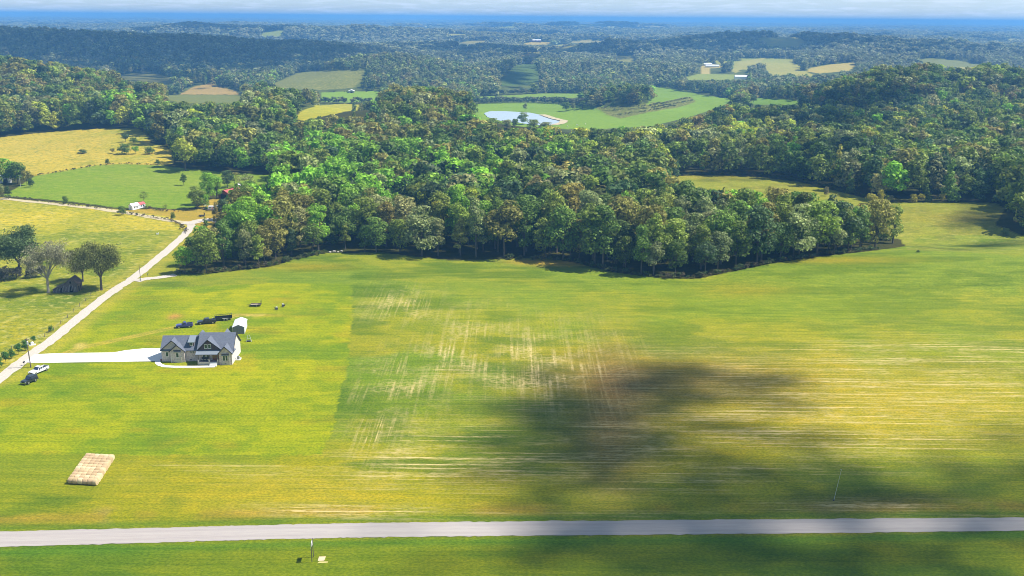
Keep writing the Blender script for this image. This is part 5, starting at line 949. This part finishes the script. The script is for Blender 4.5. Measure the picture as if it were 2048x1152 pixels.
g = G1(436, 419.5); t = thing('small_camper', 'second smaller blue and white camper half hidden by the dark tree', 'camper', g, R(12)); MB().extr([(-1.5, .6), (1.5, .6), (1.6, 1.4), (1.3, 2.3), (-1.3, 2.35), (-1.6, 1.4)], 'y', -1.0, 1.0).build('body', mat('pale_blue', (.35, .40, .62), .5), t, bevel=.08); MB().box(-.8, .8, -1.03, -1.005, 1.4, 1.95).build('window', AGL, t)
for s_ in (-1, 1): wheel(t, 0, s_*.95, .33, .2)
GRN = mat('tractor_green', (.03, .16, .04), .4); g = G1(412, 419.5); t = thing('tractor', 'green tractor with a pale roof canopy at the edge of the farmyard', 'tractor', g, R(-25))
MB().box(.1, 1.9, -.38, .38, .75, 1.35).build('bonnet', GRN, t, bevel=.06); MB().box(-1.0, .2, -.6, .6, .6, 1.05).build('chassis', GRN, t); MB().box(-.9, .3, -.65, .65, 2.35, 2.45).build('canopy', mat('canopy_pale', (.45, .55, .42), .6), t); b = MB()
for s1 in (-.85, .25):
    for s2 in (-.6, .6): b.cyl((s1, s2, 1.0), (s1, s2, 2.36), .035)
b.build('canopy_post', BLACK, t); MB().box(-.6, -.2, -.25, .25, 1.05, 1.45).build('seat', BLACK, t)
for s_ in (-1, 1): wheel(t, -.55, s_*.85, .75, .42); wheel(t, 1.5, s_*.65, .42, .28)
g = G1(404.5, 433); t = thing('flat_cart', 'dark low cart with an upright rack in front of the farmyard', 'cart', g, R(35)); MB().box(-1.6, 1.2, -.7, .7, .45, .62).build('deck', BK, t); MB().box(1.0, 1.2, -.6, .6, .62, 1.9).build('rack', BK, t); MB().box(-1.3, .4, -.5, .5, .62, .85).build('load', mat('dark_cloth', (.05, .05, .09), .8), t); MB().cyl((-1.6, 0, .5), (-2.4, 0, .4), .05).build('drawbar', BK, t)
for s_ in (-1, 1): wheel(t, -.8, s_*.78, .3, .18); wheel(t, .7, s_*.78, .3, .18)
GRR = mat('grey_metal_roof', (.62, .64, .68), .5); TANW = mat('tan_wall', (.45, .38, .30), .85)
shed('cottage', 'small white-roofed cottage half hidden in the clump at the left edge', 11, 366, R(30), 7, 9, 2.6, 4.4, WHITE, WHITE, BLACK, 'cottage')
GFm = 'farm buildings in the distance'
for a in [('farm_barn', 'white-roofed barn at the top edge of the bright valley field', 703, 186, 8, 9, 16, 3, 4.6, TANW, WMET), ('farm_barn', 'larger white-roofed barn, left of the pair above the pale far field', 1424, 130.5, 80, 8, 18, 3, 5, WHITE, WMET), ('farm_barn', 'long white-roofed barn, right of the pair above the pale far field', 1438, 134, 85, 8, 30, 3, 5, WHITE, WMET),
          ('farm_barn', 'white-roofed shed, leftmost of the roofs right of the pale far field', 1494, 158.5, 88, 12, 24, 5, 8, WHITE, WMET), ('farm_barn', 'blue-white roofed shed between the other two right of the pale field', 1506, 158.5, 86, 9, 13, 5, 8, WHITE, WMET), ('farm_barn', 'pinkish red roofed shed right of the pale far field', 1519, 160, 88, 10, 24, 5, 8, TANW, REDR),
          ('farm_house', 'grey-roofed farmhouse on the crest above the dark hill field', 1062, 127, 80, 9, 13, 4.5, 8.5, TANW, GRR), ('farm_barn', 'pale low barn left of the farmhouse above the dark hill field', 1050, 126.5, 85, 9, 15, 3.5, 6, WHITE, WMET), ('farm_house', 'tiny red-walled farmhouse on the far ridge clearing', 1082, 84.5, 88, 14, 44, 7, 11, RB, WMET)]:
    shed(*a[:4], R(a[4]), *a[5:], BLACK, cat='barn' if a[0] == 'farm_barn' else 'farmhouse', group=GFm)
# cattle, each body one skinned surface
def cow_mesh():
    bm = bmesh.new(); lay = bm.verts.layers.skin.verify()
    J = {'r': ((-.85, 0, 1.15), .30), 'm': ((0, 0, 1.08), .38), 's': ((.7, 0, 1.15), .32), 'n': ((1.05, 0, 1.0), .17), 'h': ((1.35, 0, .55), .15), 'z': ((1.55, 0, .25), .08)}
    for nm, x_, y_ in (('a', -.85, .24), ('b', -.85, -.24), ('c', .6, .22), ('d', .6, -.22)): J[nm+'1'] = ((x_, y_, .75), .13); J[nm+'2'] = ((x_-(.1 if x_ < 0 else 0), y_, .42), .075); J[nm+'3'] = ((x_, y_, .05), .07)
    vs = {k: bm.verts.new(p) for k, (p, r_) in J.items()}
    for k, (p, r_) in J.items(): vs[k][lay].radius = (r_, r_)
    vs['m'][lay].use_root = True
    for a, b in ('mr', 'ms', 'sn', 'nh', 'hz'): bm.edges.new((vs[a], vs[b]))
    for nm, ro in (('a', 'r'), ('b', 'r'), ('c', 's'), ('d', 's')): bm.edges.new((vs[ro], vs[nm+'1'])); bm.edges.new((vs[nm+'1'], vs[nm+'2'])); bm.edges.new((vs[nm+'2'], vs[nm+'3']))
    me = bpy.data.meshes.new('cow'); bm.to_mesh(me); bm.free(); o = bpy.data.objects.new('cow', me); COL.objects.link(o); o.modifiers.new('skin', 'SKIN'); sb = o.modifiers.new('sub', 'SUBSURF'); sb.levels = 1; sb.render_levels = 1; return o
HIDE = mat('dark_hide', (.03, .02, .015), .8); HIDE2 = mat('pale_hide', (.65, .60, .52), .8); c0 = cow_mesh(); c0.data.materials.append(HIDE)
dg = bpy.context.evaluated_depsgraph_get(); me2 = bpy.data.meshes.new_from_object(c0.evaluated_get(dg)); me2.materials.clear(); me2.materials.append(HIDE); bpy.data.objects.remove(c0); me3 = me2.copy(); me3.materials.clear(); me3.materials.append(HIDE2)
for i, (a, b, l, m_) in enumerate([(668, 183.8, 'dark cow at the left of the far top edge of the bright valley field', me2), (689, 184.2, 'dark cow grazing left of the white-roofed barn', me2), (694, 184.6, 'dark cow closest to the white-roofed barn', me2), (733, 184, 'dark cow right of the white-roofed barn', me2), (1135, 254, 'pale cow at the bottom of the pond field, leftmost of three', me3), (1154, 251.5, 'pale cow at the bottom of the pond field, middle of three', me3), (1171, 249.5, 'pale cow at the bottom of the pond field, rightmost of three', me3)]):
    g = G1(a, b); o = bpy.data.objects.new('cow', m_); COL.objects.link(o); o.location = g; o.rotation_euler = (0, 0, i*1.3); tag(o, l, 'cow', 'grazing cattle')
# ------------------------------------------------------------ haze
hb = MB().box(-32000, 32000, -400, 47000, -60, 122).build('haze', bpy.data.materials.new('air'))
hb['kind'] = 'stuff'
am = hb.data.materials[0]; am.use_nodes = True; am.node_tree.nodes.clear(); n1_ = am.node_tree.nodes.new('ShaderNodeVolumePrincipled'); n2_ = am.node_tree.nodes.new('ShaderNodeOutputMaterial')
n1_.inputs['Color'].default_value = (.17, .45, .95, 1); n1_.inputs['Density'].default_value = .00016; n1_.inputs['Anisotropy'].default_value = 0
am.node_tree.links.new(n1_.outputs[0], n2_.inputs['Volume'])
